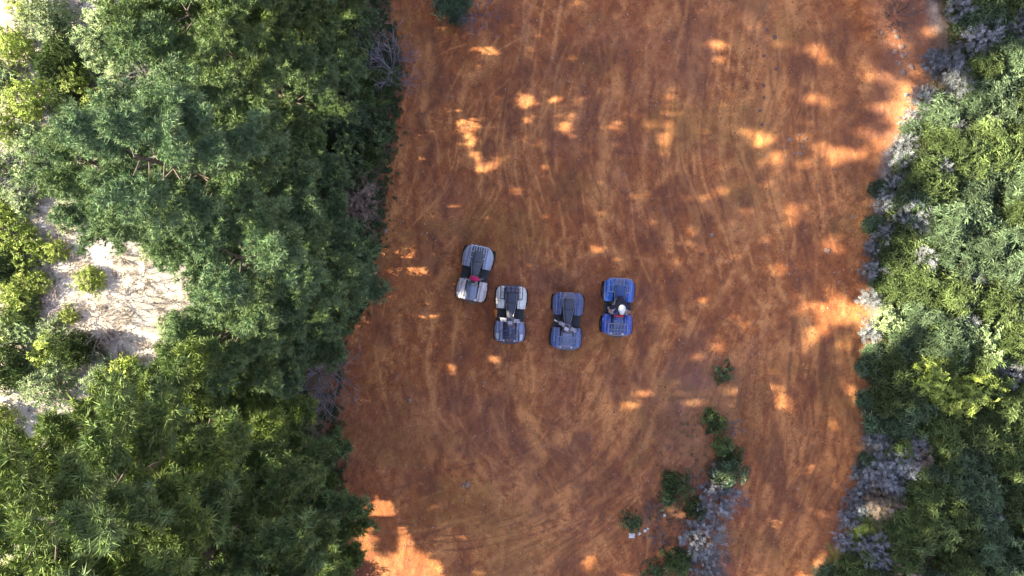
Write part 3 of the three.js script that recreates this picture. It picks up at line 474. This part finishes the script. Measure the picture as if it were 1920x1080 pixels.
function wheel(parent, x, z, w, r) {
  const key = w + '_' + r;
  if (!tyreGeo[key]) {
    const pr = [[0.52, -0.40], [0.62, -0.48], [0.82, -0.50], [0.95, -0.42], [1.0, -0.25], [1.0, 0.25], [0.95, 0.42], [0.82, 0.50], [0.62, 0.48], [0.52, 0.40]].map(([a, b]) => new THREE.Vector2(a * (r - 0.018), b * w));
    const gs = [new THREE.LatheGeometry(pr, 28)];
    for (let i = 0; i < 20; i++) for (const s of [-1, 1]) { const g = new THREE.BoxGeometry(0.03, w * 0.40, 0.04); g.rotateX(s * 0.5); g.translate(r - 0.016, s * w * 0.24, 0); g.rotateY((i + (s > 0 ? 0.5 : 0)) * Math.PI / 10); gs.push(g); }
    const rim = new THREE.LatheGeometry([[0.05, 0.30], [0.2, 0.32], [0.3, 0.18], [0.42, 0.26], [0.53, 0.42], [0.55, 0.38], [0.5, 0], [0.55, -0.38], [0.5, -0.36], [0.3, -0.1], [0.05, -0.1]].map(([a, b]) => new THREE.Vector2(a * r, b * w)), 20);
    tyreGeo[key] = [gs, rim];
  }
  const h = new THREE.Group(); h.name = 'wheel'; parent.add(h); h.position.set(x, r, z); h.rotation.z = x > 0 ? -Math.PI / 2 : Math.PI / 2;
  part('tyre', tyreGeo[key][0].map(g => g.clone()), rubber, h); part('rim', tyreGeo[key][1], rimMat, h);
}
function quad(cx, cz, turn, label, o) {
  const t = thing('quad_bike', label, 'quad bike', 'quad bikes parked on the red dirt');
  let y = 0; for (const [a, b] of [[-0.45, 0.64], [0.45, 0.64], [-0.45, -0.62], [0.45, -0.62]]) y += ground(cx + a * Math.cos(turn) + b * Math.sin(turn), cz - a * Math.sin(turn) + b * Math.cos(turn)) / 4;
  t.position.set(cx, y - 0.012, cz); t.rotation.y = turn;
  for (const s of [-1, 1]) { wheel(t, s * 0.485, 0.66, 0.22, 0.31); wheel(t, s * 0.475, -0.63, 0.27, 0.31); }
  part('chassis', [rbox(0.36, 0.34, 1.35, 0.05, 0, 0.47, 0), rbox(0.3, 0.2, 0.3, 0.04, 0, 0.42, 0.78), rbox(0.3, 0.22, 0.3, 0.04, 0, 0.5, -0.75), rbox(0.42, 0.26, 0.4, 0.05, 0, 0.42, 0.02)], blackPlastic, t);
  const arms = []; for (const s of [-1, 1]) for (const z of [0.66, -0.63]) { arms.push(tube([[s * 0.14, 0.36, z - 0.14], [s * 0.4, 0.31, z]], 0.018), tube([[s * 0.14, 0.36, z + 0.14], [s * 0.4, 0.31, z]], 0.018), tube([[s * 0.16, 0.72, z], [s * 0.33, 0.34, z]], 0.035, 7)); }
  part('suspension', arms, darkSteel, t);
  for (const s of [-1, 1]) part('footboard', panel(-0.34, 0.36, z => s > 0 ? 0.16 : -0.50, z => s > 0 ? 0.50 : -0.16, (x, z) => 0.37 + 0.12 * smooth(0.2, 0.36, Math.abs(z)) + 0.008 * Math.sin(z * 90), 0.03, 4, 24), blackPlastic, t);
  const wR = o.rearWidth || 0.565, wF = o.frontWidth || 0.56, rz0 = -1.02, rz1 = o.rearEnd || -0.20, pw = o.round || 3;
  const se = (z, a, b, p) => Math.pow(Math.max(0, 1 - Math.pow(Math.abs((z - (a + b) / 2) / ((b - a) / 2)), p)), 1 / p);
  // rear mudguards, deck
  for (const s of [-1, 1]) {
    const inn = 0.235, out = z => inn + (wR - inn) * (z < -0.62 ? Math.max(0.12, Math.pow(1 - Math.pow(clamp((-0.62 - z) / 0.42), pw), 1 / pw)) : 1 - 0.10 * smooth(-0.5, rz1, z)), yf = (x, z) => { const u = clamp((Math.abs(x) - inn) / (wR - inn)); return 0.80 - 0.17 * Math.pow(u, 3) - 0.12 * Math.pow(Math.abs((z + 0.61) / 0.42), 4) * 0.6 + 0.03 * Math.exp(-(((u - 0.3) / 0.09) ** 2)) + 0.022 * Math.exp(-(((u - 0.68) / 0.07) ** 2)); };
    const m = part('rear_mudguard', panel(rz0, rz1, z => s > 0 ? inn : -out(z), z => s > 0 ? out(z) : -inn, yf, 0.016, 22, 14), o.rear, t);
    if (o.rearEdgeShine) part('painted_edge_shine', panel(rz0 + 0.1, rz1 - 0.04, z => s > 0 ? out(z) - 0.085 : -out(z) - 0.004, z => s > 0 ? out(z) + 0.004 : -out(z) + 0.085, (x, z) => yf(x, z) + 0.006, 0.02, 3, 10), o.rearEdgeShine, m);  // paler strip along the edge, a highlight put into the paint
  }
  part('rear_deck', panel(-1.03, -0.5, z => -0.27 * (0.55 + 0.45 * se(z, -1.04, -0.2, 3)), z => 0.27 * (0.55 + 0.45 * se(z, -1.04, -0.2, 3)), (x, z) => 0.825 + 0.012 * Math.cos(x * 40) - 0.05 * smooth(-0.9, -1.03, z), 0.05, 14, 8), o.deck, t);
  // seat with a waist towards the tank
  const sw = z => mix(0.125, 0.215, smooth(0.1, -0.45, z)) * Math.max(0.45, se(z, -0.80, 0.16, 6));
  const seat = part('seat', panel(-0.79, 0.15, z => -sw(z), z => sw(z), (x, z) => 0.965 + 0.05 * smooth(-0.35, -0.72, z) - 0.035 * smooth(-0.1, 0.15, z) - 0.09 * Math.pow(Math.abs(x) / (sw(z) + 0.001), 4) - 0.03 * smooth(-0.7, -0.79, z), 0.15, 12, 18), o.seat, t);
  part('seam', [tube([[-0.17, 0.985, -0.42], [0, 0.99, -0.40], [0.17, 0.985, -0.42]], 0.008, 4)], blackPlastic, seat);
  for (const s of [-1, 1]) part('piping', [tube([-0.72, -0.5, -0.25, 0, 0.12].map(z => [s * sw(z) * 0.9, 0.945 + 0.04 * smooth(-0.35, -0.72, z) - 0.035 * smooth(-0.1, 0.15, z), z]), 0.008, 5)], o.trim || steel, seat);
  // tank, hood, front mudguards
  const tw = z => mix(0.15, 0.19, smooth(0.05, 0.4, z));
  const tank = part('tank', panel(0.10, 0.46, z => -tw(z), z => tw(z), (x, z) => 0.96 + 0.02 * Math.sin((z - 0.1) * 8) - 0.12 * Math.pow(Math.abs(x) / tw(z), 3), 0.2, 10, 8), o.tank, t);
  part('cap', [new THREE.CylinderGeometry(0.04, 0.045, 0.03, 12).translate(0, 0.985, 0.2)], blackPlastic, tank);
  const hw = z => mix(0.20, o.hoodWide || 0.25, smooth(0.35, 0.8, z)) * Math.max(0.55, se(z, -0.2, 1.03, 6));
  const hood = part('hood', panel(0.40, 1.0, z => -hw(z), z => hw(z), (x, z) => 0.93 - 0.16 * Math.pow((z - 0.4) / 0.6, 2) - 0.07 * Math.pow(Math.abs(x) / hw(z), 4) + 0.02 * Math.exp(-((x / 0.05) ** 2)), 0.05, 12, 12), o.hood, t);
  part('grille', [0, 1, 2, 3].map(i => rbox(0.26, 0.014, 0.02, 0.005, 0, 0.62 + i * 0.035, 0.985)), blackPlastic, hood);
  part('vent', [rbox(0.20, 0.02, 0.035, 0.008, 0, 0.845, 0.74, 0.45)], blackPlastic, hood);
  for (const s of [-1, 1]) {
    const inn = 0.245, out = z => inn + (wF - inn) * (z > 0.7 ? Math.max(0.2, Math.pow(1 - Math.pow(clamp((z - 0.7) / 0.33), 3), 1 / 3)) : 1 - 0.12 * smooth(0.55, 0.28, z)), yf = (x, z) => { const u = clamp((Math.abs(x) - inn) / (wF - inn)); return 0.79 - 0.15 * Math.pow(u, 3) - 0.09 * Math.pow(Math.abs((z - 0.66) / 0.38), 4) + 0.03 * Math.exp(-(((u - 0.35) / 0.09) ** 2)) + 0.02 * Math.exp(-(((u - 0.72) / 0.07) ** 2)); };
    const m = part('front_mudguard', panel(0.27, 1.0, z => s > 0 ? inn : -out(z), z => s > 0 ? out(z) : -inn, yf, 0.016, 22, 14), o.front, t);
    if (o.frontPatch) part('corner_patch', panel(0.72, 0.93, z => s > 0 ? inn + 0.14 : -out(z) + 0.06, z => s > 0 ? out(z) - 0.06 : -inn - 0.14, (x, z) => yf(x, z) + 0.008, 0.02, 5, 5), o.frontPatch, m);  // paler patch laid over the outer part of the mudguard
    const l = part('headlight', new THREE.SphereGeometry(0.075, 14, 10).scale(1.1, 0.7, 0.8).translate(s * 0.2, 0.71, 0.955), lens, t); l.userData.label = 'clear oval headlight';
    part('tail_light', rbox(0.07, 0.045, 0.03, 0.01, s * 0.2, 0.74, -1.03), redLens, t);
  }
  // handlebar
  const hb = new THREE.Group(); hb.name = 'handlebar'; t.add(hb); hb.position.set(0, 0, o.barZ || 0.22); hb.rotation.y = o.steer || 0;
  part('bar', [tube([[-0.40, 1.04, -0.08], [-0.24, 1.07, 0.0], [-0.1, 1.02, 0.06], [0.1, 1.02, 0.06], [0.24, 1.07, 0.0], [0.40, 1.04, -0.08]], 0.0125, 8, false, 30), tube([[-0.11, 1.03, 0.06], [0.11, 1.03, 0.06]], 0.012, 6)], steel, hb);
  for (const s of [-1, 1]) { part('grip', [tube([[s * 0.29, 1.066, -0.02], [s * 0.41, 1.037, -0.083]], 0.019, 8)], blackPlastic, hb); part('lever', [tube([[s * 0.22, 1.06, 0.06], [s * 0.38, 1.045, -0.02]], 0.007, 5)], steel, hb); }
  part('instrument_pod', [rbox(0.17, 0.07, 0.13, 0.025, 0, 1.05, 0.09, -0.4)], o.pod, hb);
  part('cables', [tube([[-0.24, 1.06, 0.02], [-0.16, 1.10, 0.14], [-0.05, 0.98, 0.24]], 0.006, 4), tube([[0.24, 1.06, 0.02], [0.16, 1.11, 0.15], [0.05, 0.98, 0.24]], 0.006, 4)], blackPlastic, hb);
  part('steering_column', [tube([[0, 0.75, 0.22], [0, 1.02, 0.07]], 0.03, 8)], blackPlastic, hb);
  if (o.guards) for (const s of [-1, 1]) part('hand_guard', panel(-0.07, 0.07, z => s > 0 ? 0.13 : -0.36 + Math.abs(z) * 0.5, z => s > 0 ? 0.36 - Math.abs(z) * 0.5 : -0.13, (x, z) => 1.10 - 0.12 * Math.abs(x) - z * 0.3, 0.02, 6, 6), o.guards, hb);
  if (o.mirror) { part('mirror', [rbox(0.13, 0.08, 0.03, 0.015, -0.5, 1.16, 0.0, -0.5), tube([[-0.3, 1.06, 0.0], [-0.42, 1.14, 0.0], [-0.48, 1.15, 0.0]], 0.007, 5)], o.mirror, hb); }
  // carriers
  const rack = (name, z0, z1, hx, y, mat, n) => { const gs = [tube([[-hx, y, z0 + 0.06], [-hx + 0.06, y, z0], [hx - 0.06, y, z0], [hx, y, z0 + 0.06], [hx, y, z1 - 0.06], [hx - 0.06, y, z1], [-hx + 0.06, y, z1], [-hx, y, z1 - 0.06]], 0.016, 6, true, 60)]; for (let i = 1; i <= n; i++) gs.push(tube([[-hx + 2 * hx * i / (n + 1), y, z0], [-hx + 2 * hx * i / (n + 1), y, z1]], 0.011, 5)); gs.push(tube([[-hx, y - 0.004, (z0 + z1) / 2], [hx, y - 0.004, (z0 + z1) / 2]], 0.009, 5)); for (const a of [-1, 1]) for (const b of [z0 + 0.1, z1 - 0.1]) gs.push(tube([[a * hx * 0.7, y, b], [a * hx * 0.6, y - 0.18, b]], 0.011, 5)); part(name, gs, mat, t); };
  if (o.rackR) rack('rear_carrier', o.rackBack || -1.04, -0.55, o.rackHalf || 0.40, 0.925, o.rackR, 5);
  if (o.rackF) rack('front_carrier', 0.60, 1.02, 0.34, 0.93, o.rackF, 5);
  part('bumper', [tube([[-0.3, 0.5, 0.9], [-0.28, 0.55, 1.05], [0, 0.56, 1.09], [0.28, 0.55, 1.05], [0.3, 0.5, 0.9]], 0.018, 7), tube([[-0.2, 0.7, 1.02], [0, 0.71, 1.06], [0.2, 0.7, 1.02]], 0.014, 6), tube([[-0.2, 0.7, 1.02], [-0.2, 0.45, 0.98]], 0.014, 6), tube([[0.2, 0.7, 1.02], [0.2, 0.45, 0.98]], 0.014, 6)], darkSteel, t);
  part('exhaust', [tube([[0.16, 0.4, -0.2], [0.2, 0.45, -0.5]], 0.02, 7), new THREE.CylinderGeometry(0.055, 0.06, 0.42, 14).rotateX(Math.PI / 2 - 0.1).translate(0.2, 0.52, -0.8)], darkSteel, t);
  return t;
}
const qat = (px, py) => at(px, py, 0.8);
const silver = paint([0.33, 0.39, 0.54]), silverDark = paint([0.16, 0.18, 0.24]), pearl = paint([0.60, 0.56, 0.58]), charcoal = paint([0.06, 0.07, 0.09], 0.5);
const q1 = quad(...qat(890, 512), -0.2, 'silver-grey quad bike with pale front mudguards and rounded tail, parked under the pines', { rear: silver, deck: paint([0.12, 0.15, 0.23]), seat: std(col(0.085, 0.095, 0.12), 0.5), tank: paint([0.22, 0.24, 0.27]), hood: paint([0.19, 0.24, 0.36]), front: pearl, pod: blackPlastic, rackR: std(col(0.55, 0.58, 0.66), 0.35, 0.5), rackHalf: 0.27, rackBack: -0.98, round: 1.7, rearEdgeShine: paint([0.42, 0.46, 0.55]), hoodWide: 0.22, steer: 0.15 });
const white = paint([0.86, 0.86, 0.82]), navyGrey = paint([0.04, 0.055, 0.13]);
quad(...qat(957, 589), -0.05, 'white and navy quad bike with bright white rear mudguards', { rear: white, deck: navyGrey, seat: std(col(0.05, 0.055, 0.085), 0.45), tank: paint([0.10, 0.10, 0.15]), hood: navyGrey, front: paint([0.23, 0.27, 0.43]), frontPatch: paint([0.6, 0.64, 0.66]), pod: paint([0.4, 0.38, 0.45]), rackR: std(col(0.05, 0.06, 0.09), 0.4, 0.4), rackF: std(col(0.09, 0.10, 0.15), 0.4, 0.4), guards: paint([0.45, 0.43, 0.50]), steer: -0.05 });
const steelBlue = paint([0.06, 0.105, 0.27]);
quad(...qat(1064, 601), -0.06, 'slate-blue quad bike with pale handlebar pod turned askew, between the white quad and the rider', { rear: steelBlue, deck: paint([0.09, 0.11, 0.19]), seat: std(col(0.06, 0.07, 0.11), 0.45), tank: paint([0.10, 0.11, 0.16]), hood: paint([0.18, 0.22, 0.38]), front: paint([0.10, 0.165, 0.38]), pod: paint([0.55, 0.52, 0.58]), rackF: std(col(0.22, 0.27, 0.42), 0.4, 0.4), guards: paint([0.34, 0.33, 0.40]), mirror: paint([0.65, 0.62, 0.62]), steer: -0.42, rearEdgeShine: paint([0.16, 0.2, 0.34]) });
const blue = paint([0.03, 0.16, 0.62]);
const [q4x, q4z] = qat(1160, 576), q4t = -0.06;
const q4 = quad(q4x, q4z, q4t, 'bright blue quad bike with the helmeted rider sitting on it', { rear: blue, deck: paint([0.06, 0.12, 0.32]), seat: std(col(0.05, 0.10, 0.28), 0.5), tank: paint([0.05, 0.12, 0.4]), hood: paint([0.05, 0.10, 0.30]), front: paint([0.05, 0.12, 0.52]), pod: blackPlastic, rackR: std(col(0.25, 0.36, 0.6), 0.4, 0.4), rackF: std(col(0.32, 0.34, 0.4), 0.4, 0.6), steer: 0 });
{ // whip aerial at the back corner of the blue quad, red pad on its handlebar
  part('aerial', [tube([[-0.54, 0.62, -0.95], [-0.57, 1.0, -0.8], [-0.60, 1.35, -0.3]], 0.008, 5)], std(col(0.45, 0.36, 0.30), 0.7), q4);
  part('handlebar_pad', [tube([[-0.16, 1.085, 0.30], [0.0, 1.09, 0.31], [0.16, 1.085, 0.30]], 0.045, 10)], std(col(0.5, 0.03, 0.05), 0.7), q4);
  const b = thing('cloth_bundle', 'bright pink-red cloth bundle resting against the handlebar of the silver-grey quad bike', 'bundle'); b.position.copy(q1.position); b.rotation.y = q1.rotation.y;
  const g = new THREE.IcosahedronGeometry(0.1, 4), p = g.attributes.position; for (let i = 0; i < p.count; i++) { const x = p.getX(i), y = p.getY(i), z = p.getZ(i), n = 1 + 0.5 * (fbm(x * 22 + 4, y * 22 + z * 30, 3) - 0.5); p.setXYZ(i, x * 1.75 * n, Math.max(-0.05, y * 0.75 * n), z * 0.95 * n); } g.translate(0.05, 1.06, 0.2); g.computeVertexNormals();
  part('cloth', g, std(col(0.62, 0.02, 0.13), 0.8), b); part('knot', new THREE.TorusGeometry(0.035, 0.014, 6, 14).rotateX(1.4).translate(0.03, 1.125, 0.2), std(col(0.5, 0.015, 0.10), 0.8), b);
}
console.log('quads');
// ---------------------------------------------------------------- the rider
{
  const me = thing('person', 'rider in a dark jacket and white helmet sitting astride the bright blue quad bike', 'person'); me.position.copy(q4.position); me.rotation.y = q4t;
  const cap = (p, a, b, ra, rb) => { const ab = b.clone().sub(a), h = clamp(p.clone().sub(a).dot(ab) / ab.lengthSq()); return p.distanceTo(a.clone().addScaledVector(ab, h)) - mix(ra, rb, h); };
  const smin = (a, b, k) => { const h = clamp(0.5 + 0.5 * (b - a) / k); return mix(b, a, h) - k * h * (1 - h); };
  const field = (bones, k) => p => { let d = 1; for (const [a, b, ra, rb] of bones) d = smin(d, cap(p, a, b, ra, rb), k); return d; };
  function sdfGeo(c, half, res, f) {
    const m = new MarchingCubes(res, new THREE.MeshBasicMaterial(), false, false, 60000), p = V(0, 0, 0), hs = res / 2; m.isolation = 0;
    for (let k = 0; k < res; k++) for (let j = 0; j < res; j++) for (let i = 0; i < res; i++) { p.set((i - hs) / hs, (j - hs) / hs, (k - hs) / hs).multiplyScalar(half).add(c); m.field[i + j * res + k * res * res] = -f(p); }
    m.update(); const n = m.count, g = new THREE.BufferGeometry(), pa = m.positionArray.slice(0, n * 3), na = m.normalArray.slice(0, n * 3);
    for (let i = 0; i < n; i++) { pa[i * 3] = pa[i * 3] * half + c.x; pa[i * 3 + 1] = pa[i * 3 + 1] * half + c.y; pa[i * 3 + 2] = pa[i * 3 + 2] * half + c.z; }
    g.setAttribute('position', new THREE.BufferAttribute(pa, 3)); g.setAttribute('normal', new THREE.BufferAttribute(na, 3)); return g;
  }
  const B = (a, b, ra, rb) => [V(...a), V(...b), ra, rb], LR = f => [...f(-1), ...f(1)], inflate = (l, d) => l.map(([a, b, r, q]) => [a, b, r + d, q + d]);
  const torso = [B([0, 1.06, -0.24], [0, 1.22, -0.19], 0.135, 0.125), B([-0.06, 1.22, -0.19], [-0.07, 1.42, -0.08], 0.11, 0.115), B([0.06, 1.22, -0.19], [0.07, 1.42, -0.08], 0.11, 0.115), B([-0.15, 1.50, -0.05], [0.15, 1.50, -0.05], 0.07, 0.07)];
  const upArm = LR(s => [B([s * 0.19, 1.49, -0.04], [s * 0.33, 1.27, 0.03], 0.06, 0.047)]), foreArm = LR(s => [B([s * 0.33, 1.27, 0.03], [s * 0.35, 1.105, 0.13], 0.045, 0.031)]);
  const thigh = LR(s => [B([s * 0.09, 1.05, -0.22], [s * 0.28, 0.94, 0.17], 0.085, 0.062)]), shin = LR(s => [B([s * 0.28, 0.94, 0.17], [s * 0.33, 0.50, 0.03], 0.06, 0.042)]), foot = LR(s => [B([s * 0.33, 0.45, 0.0], [s * 0.35, 0.43, 0.19], 0.043, 0.034)]);
  const neck = [B([0, 1.52, -0.03], [0, 1.62, 0.0], 0.058, 0.055)];
  const hand = s => { const gx = s * 0.35, gy = 1.053, gz = 0.17, l = []; l.push(B([gx - 0.028, gy + 0.03, gz - 0.03], [gx + 0.028, gy + 0.03, gz - 0.03], 0.019, 0.019), B([gx, gy + 0.05, gz - 0.05], [gx, gy + 0.032, gz - 0.03], 0.026, 0.022));
    [0.95, 1.05, 1.0, 0.8].forEach((L, i) => { const x = gx + s * (-0.036 + i * 0.024); l.push(B([x, gy + 0.032, gz - 0.025], [x, gy + 0.034, gz + 0.022 * L], 0.0095, 0.009), B([x, gy + 0.034, gz + 0.022 * L], [x, gy + 0.002, gz + 0.036 * L], 0.009, 0.0085), B([x, gy + 0.002, gz + 0.036 * L], [x, gy - 0.026, gz + 0.02 * L], 0.0085, 0.0075)); });
    l.push(B([gx - s * 0.035, gy + 0.025, gz - 0.04], [gx - s * 0.052, gy - 0.005, gz - 0.025], 0.011, 0.010), B([gx - s * 0.052, gy - 0.005, gz - 0.025], [gx - s * 0.05, gy - 0.026, gz + 0.0], 0.010, 0.009)); return l; };
  const hx = 0.0, hy = 1.70, hz = 0.04, head = [B([hx, hy + 0.035, hz - 0.02], [hx, hy + 0.03, hz + 0.02], 0.085, 0.08), B([hx, hy - 0.03, hz + 0.03], [hx, hy - 0.075, hz + 0.055], 0.066, 0.04), B([hx, hy + 0.0, hz + 0.095], [hx, hy - 0.03, hz + 0.115], 0.012, 0.016), B([hx - 0.085, hy - 0.01, hz], [hx - 0.086, hy + 0.02, hz], 0.014, 0.016), B([hx + 0.085, hy - 0.01, hz], [hx + 0.086, hy + 0.02, hz], 0.014, 0.016), B([hx - 0.02, hy - 0.056, hz + 0.094], [hx + 0.02, hy - 0.056, hz + 0.094], 0.008, 0.008), B([hx, hy - 0.09, hz - 0.01], [hx, hy - 0.12, hz - 0.03], 0.055, 0.055)];
  const skin = std(col(0.52, 0.29, 0.21), 0.6);
  part('body', [sdfGeo(V(0, 1.05, 0), 0.72, 84, field([...torso, ...upArm, ...foreArm, ...thigh, ...shin, ...foot, ...neck].map(([a, b, r, q]) => [a, b, r * 0.96, q * 0.96]), 0.025)), ...[-1, 1].map(s => sdfGeo(V(s * 0.35, 1.07, 0.155), 0.10, 56, field(hand(s), 0.006))), sdfGeo(V(hx, hy - 0.02, hz + 0.01), 0.18, 64, field(head, 0.015))], skin, me);
  part('jacket', sdfGeo(V(0, 1.28, -0.05), 0.5, 80, field(inflate([...torso, ...upArm], 0.02), 0.03)), std(col(0.022, 0.024, 0.05), 0.8), me);
  part('trousers', sdfGeo(V(0, 0.8, -0.02), 0.5, 76, field(inflate([torso[0], ...thigh, ...shin], 0.014), 0.025)), std(col(0.5, 0.46, 0.48), 0.9), me);
  part('boots', sdfGeo(V(0, 0.48, 0.08), 0.42, 76, field(inflate([...foot, ...LR(s => [B([s * 0.33, 0.45, 0.0], [s * 0.325, 0.55, 0.045], 0.045, 0.048)])], 0.012), 0.02)), std(col(0.05, 0.035, 0.03), 0.8), me);
  // open-face helmet: shell cut away in front of the face, with a peak
  const hg = new THREE.SphereGeometry(0.142, 32, 22), hp = hg.attributes.position, keep = [];
  const hm = new THREE.Group(); hm.name = 'helmet'; me.add(hm); hm.position.set(hx, hy + 0.02, hz);
  const idx = hg.index.array; for (let i = 0; i < idx.length; i += 3) { let ok = true; for (let k = 0; k < 3; k++) { const v = idx[i + k], y = hp.getY(v), z = hp.getZ(v); if ((y < 0.01 && z > 0.055) || y < -0.11) ok = false; } if (ok) keep.push(idx[i], idx[i + 1], idx[i + 2]); }
  hg.setIndex(keep); hg.scale(0.95, 1.0, 1.12); part('shell', hg, new THREE.MeshPhysicalMaterial({ color: col(0.88, 0.88, 0.84), roughness: 0.3, clearcoat: 0.6 }), hm);
  part('peak', panel(0.10, 0.205, z => -0.09 * Math.sqrt(Math.max(0.1, 1 - ((z - 0.1) / 0.12) ** 2)), z => 0.09 * Math.sqrt(Math.max(0.1, 1 - ((z - 0.1) / 0.12) ** 2)), (x, z) => 0.05 - 0.1 * (z - 0.1) - x * x * 2, 0.006, 8, 6), std(col(0.7, 0.7, 0.66), 0.4), hm);
  part('lining', new THREE.SphereGeometry(0.128, 20, 14, 0, 6.283, 0, 1.5).scale(0.95, 1, 1.1), blackPlastic, hm);
}
// ---------------------------------------------------------------- stones and scraps on the soil
const stoneGeos = [0, 1, 2, 3].map(k => { const g = new THREE.IcosahedronGeometry(1, 1), p = g.attributes.position; for (let i = 0; i < p.count; i++) { const x = p.getX(i), y = p.getY(i), z = p.getZ(i), n = 0.45 + 1.1 * fbm(x * 1.7 + k * 9, y * 1.7 + z * 2.3 + k * 3, 2); p.setXYZ(i, x * n, y * n * 0.6, z * n); } g.computeVertexNormals(); return g; });
const stoneMats = [[0.36, 0.22, 0.16], [0.30, 0.215, 0.175], [0.17, 0.11, 0.095]].map(c => std(col(...c), 0.95));
function stone(px, py, r, label, group, mi = 0) { const x = wx(px), z = wz(py), m = new THREE.Mesh(stoneGeos[Math.floor(rnd() * 4)], stoneMats[mi]); m.name = numbered('stone'); m.position.set(x, ground(x, z) + r * 0.05, z); m.scale.set(r * rr(0.8, 1.25), r, r * rr(0.8, 1.25)); m.rotation.y = rnd() * 6; m.castShadow = m.receiveShadow = true; scene.add(m); tag(m, label, 'stone', group); }
for (let i = 0; i < 8; i++) stone(1440 + rr(-16, 16), 50 + i * 26 + rr(-10, 10), rr(0.04, 0.09), 'dark stone lying in the eroded gully of the dirt track', 'stones in the gully', 2);
for (let i = 0; i < 14; i++) { const y = rr(60, 150); stone(1640 + (y - 60) * 0.3 + rr(0, 45), y, Math.pow(rnd(), 2) * 0.09 + 0.035, 'pale pinkish stone below the cut bank', 'stones below the cut bank', rnd() < 0.5 ? 1 : 0); }
for (const [x, y] of [[1478, 262], [1496, 255], [1503, 272], [1488, 284], [1512, 262], [1470, 275], [1500, 290]]) stone(x + rr(-5, 5), y + rr(-5, 5), rr(0.03, 0.09), 'grey stone in the small heap on the open track', 'small stone heap on the track', 1);
for (const [x, y, r] of [[768, 750, 0.08], [745, 705, 0.05], [876, 908, 0.11], [868, 910, 0.07], [722, 432, 0.1], [800, 437, 0.05], [1215, 900, 0.05], [1335, 440, 0.09], [1552, 470, 0.1], [1600, 408, 0.06], [930, 70, 0.06], [1598, 405, 0.05], [1700, 178, 0.1], [908, 716, 0.07], [1020, 835, 0.05]]) stone(x, y, r, 'lone brown stone half sunk in the bare red soil', 'lone stones on the soil', rnd() < 0.4 ? 1 : 0);
const scrapMat = std(col(0.75, 0.74, 0.72), 0.8);
for (const [x, y, s] of [[1184, 1003, 0.11], [1198, 999, 0.06], [1209, 994, 0.06], [1214, 990, 0.04], [1244, 963, 0.05]]) {
  const X = wx(x), Z = wz(y), g = new THREE.PlaneGeometry(s * 2, s * 1.7, 8, 8).rotateX(-Math.PI / 2), p = g.attributes.position, k = rnd() * 50; for (let i = 0; i < p.count; i++) p.setY(i, (fbm(p.getX(i) * 14 + k, p.getZ(i) * 14 + k, 3)) * s * 0.9); g.computeVertexNormals();
  const m = new THREE.Mesh(g, new THREE.MeshStandardMaterial({ color: scrapMat.color, roughness: 0.8, side: THREE.DoubleSide })); m.name = numbered('white_scrap'); m.position.set(X, ground(X, Z) + 0.01, Z); m.rotation.y = rnd() * 6; m.castShadow = m.receiveShadow = true; scene.add(m); tag(m, s > 0.1 ? 'largest crumpled white scrap beside the small dark bush' : 'tiny crumpled white scrap near the small dark bush', 'scrap', 'white scraps by the bush');
}
{ // loose gravel, uncountable
  const g = new THREE.IcosahedronGeometry(1, 0).scale(1, 0.6, 1), l = []; for (let i = 0; i < 9000; i++) { const y = rr(-30, 1110), L = edgeAt(leftEdge, y), R = edgeAt(rightEdge, y), x = rr(L, R); if (fbm(wx(x) * 0.8 + 3, wz(y) * 0.8, 3) < 0.42 && rnd() < 0.8) continue; l.push([V(wx(x), ground(wx(x), wz(y)) + 0.003, wz(y)), UP, Math.pow(rnd(), 3) * 0.028 + 0.008]); }
  const m = cluster(numbered('gravel'), g, std(col(1, 1, 1), 0.95), l, scene, c => { const s = rr(0.35, 1.25), w = rnd(); c.setRGB(mix(0.30, 0.42, w) * s, mix(0.13, 0.30, w) * s, mix(0.08, 0.24, w) * s); }); tag(m, 'loose gravel crumbs scattered over the red soil', 'gravel', null, 'stuff');
}

renderer.render(scene, camera);
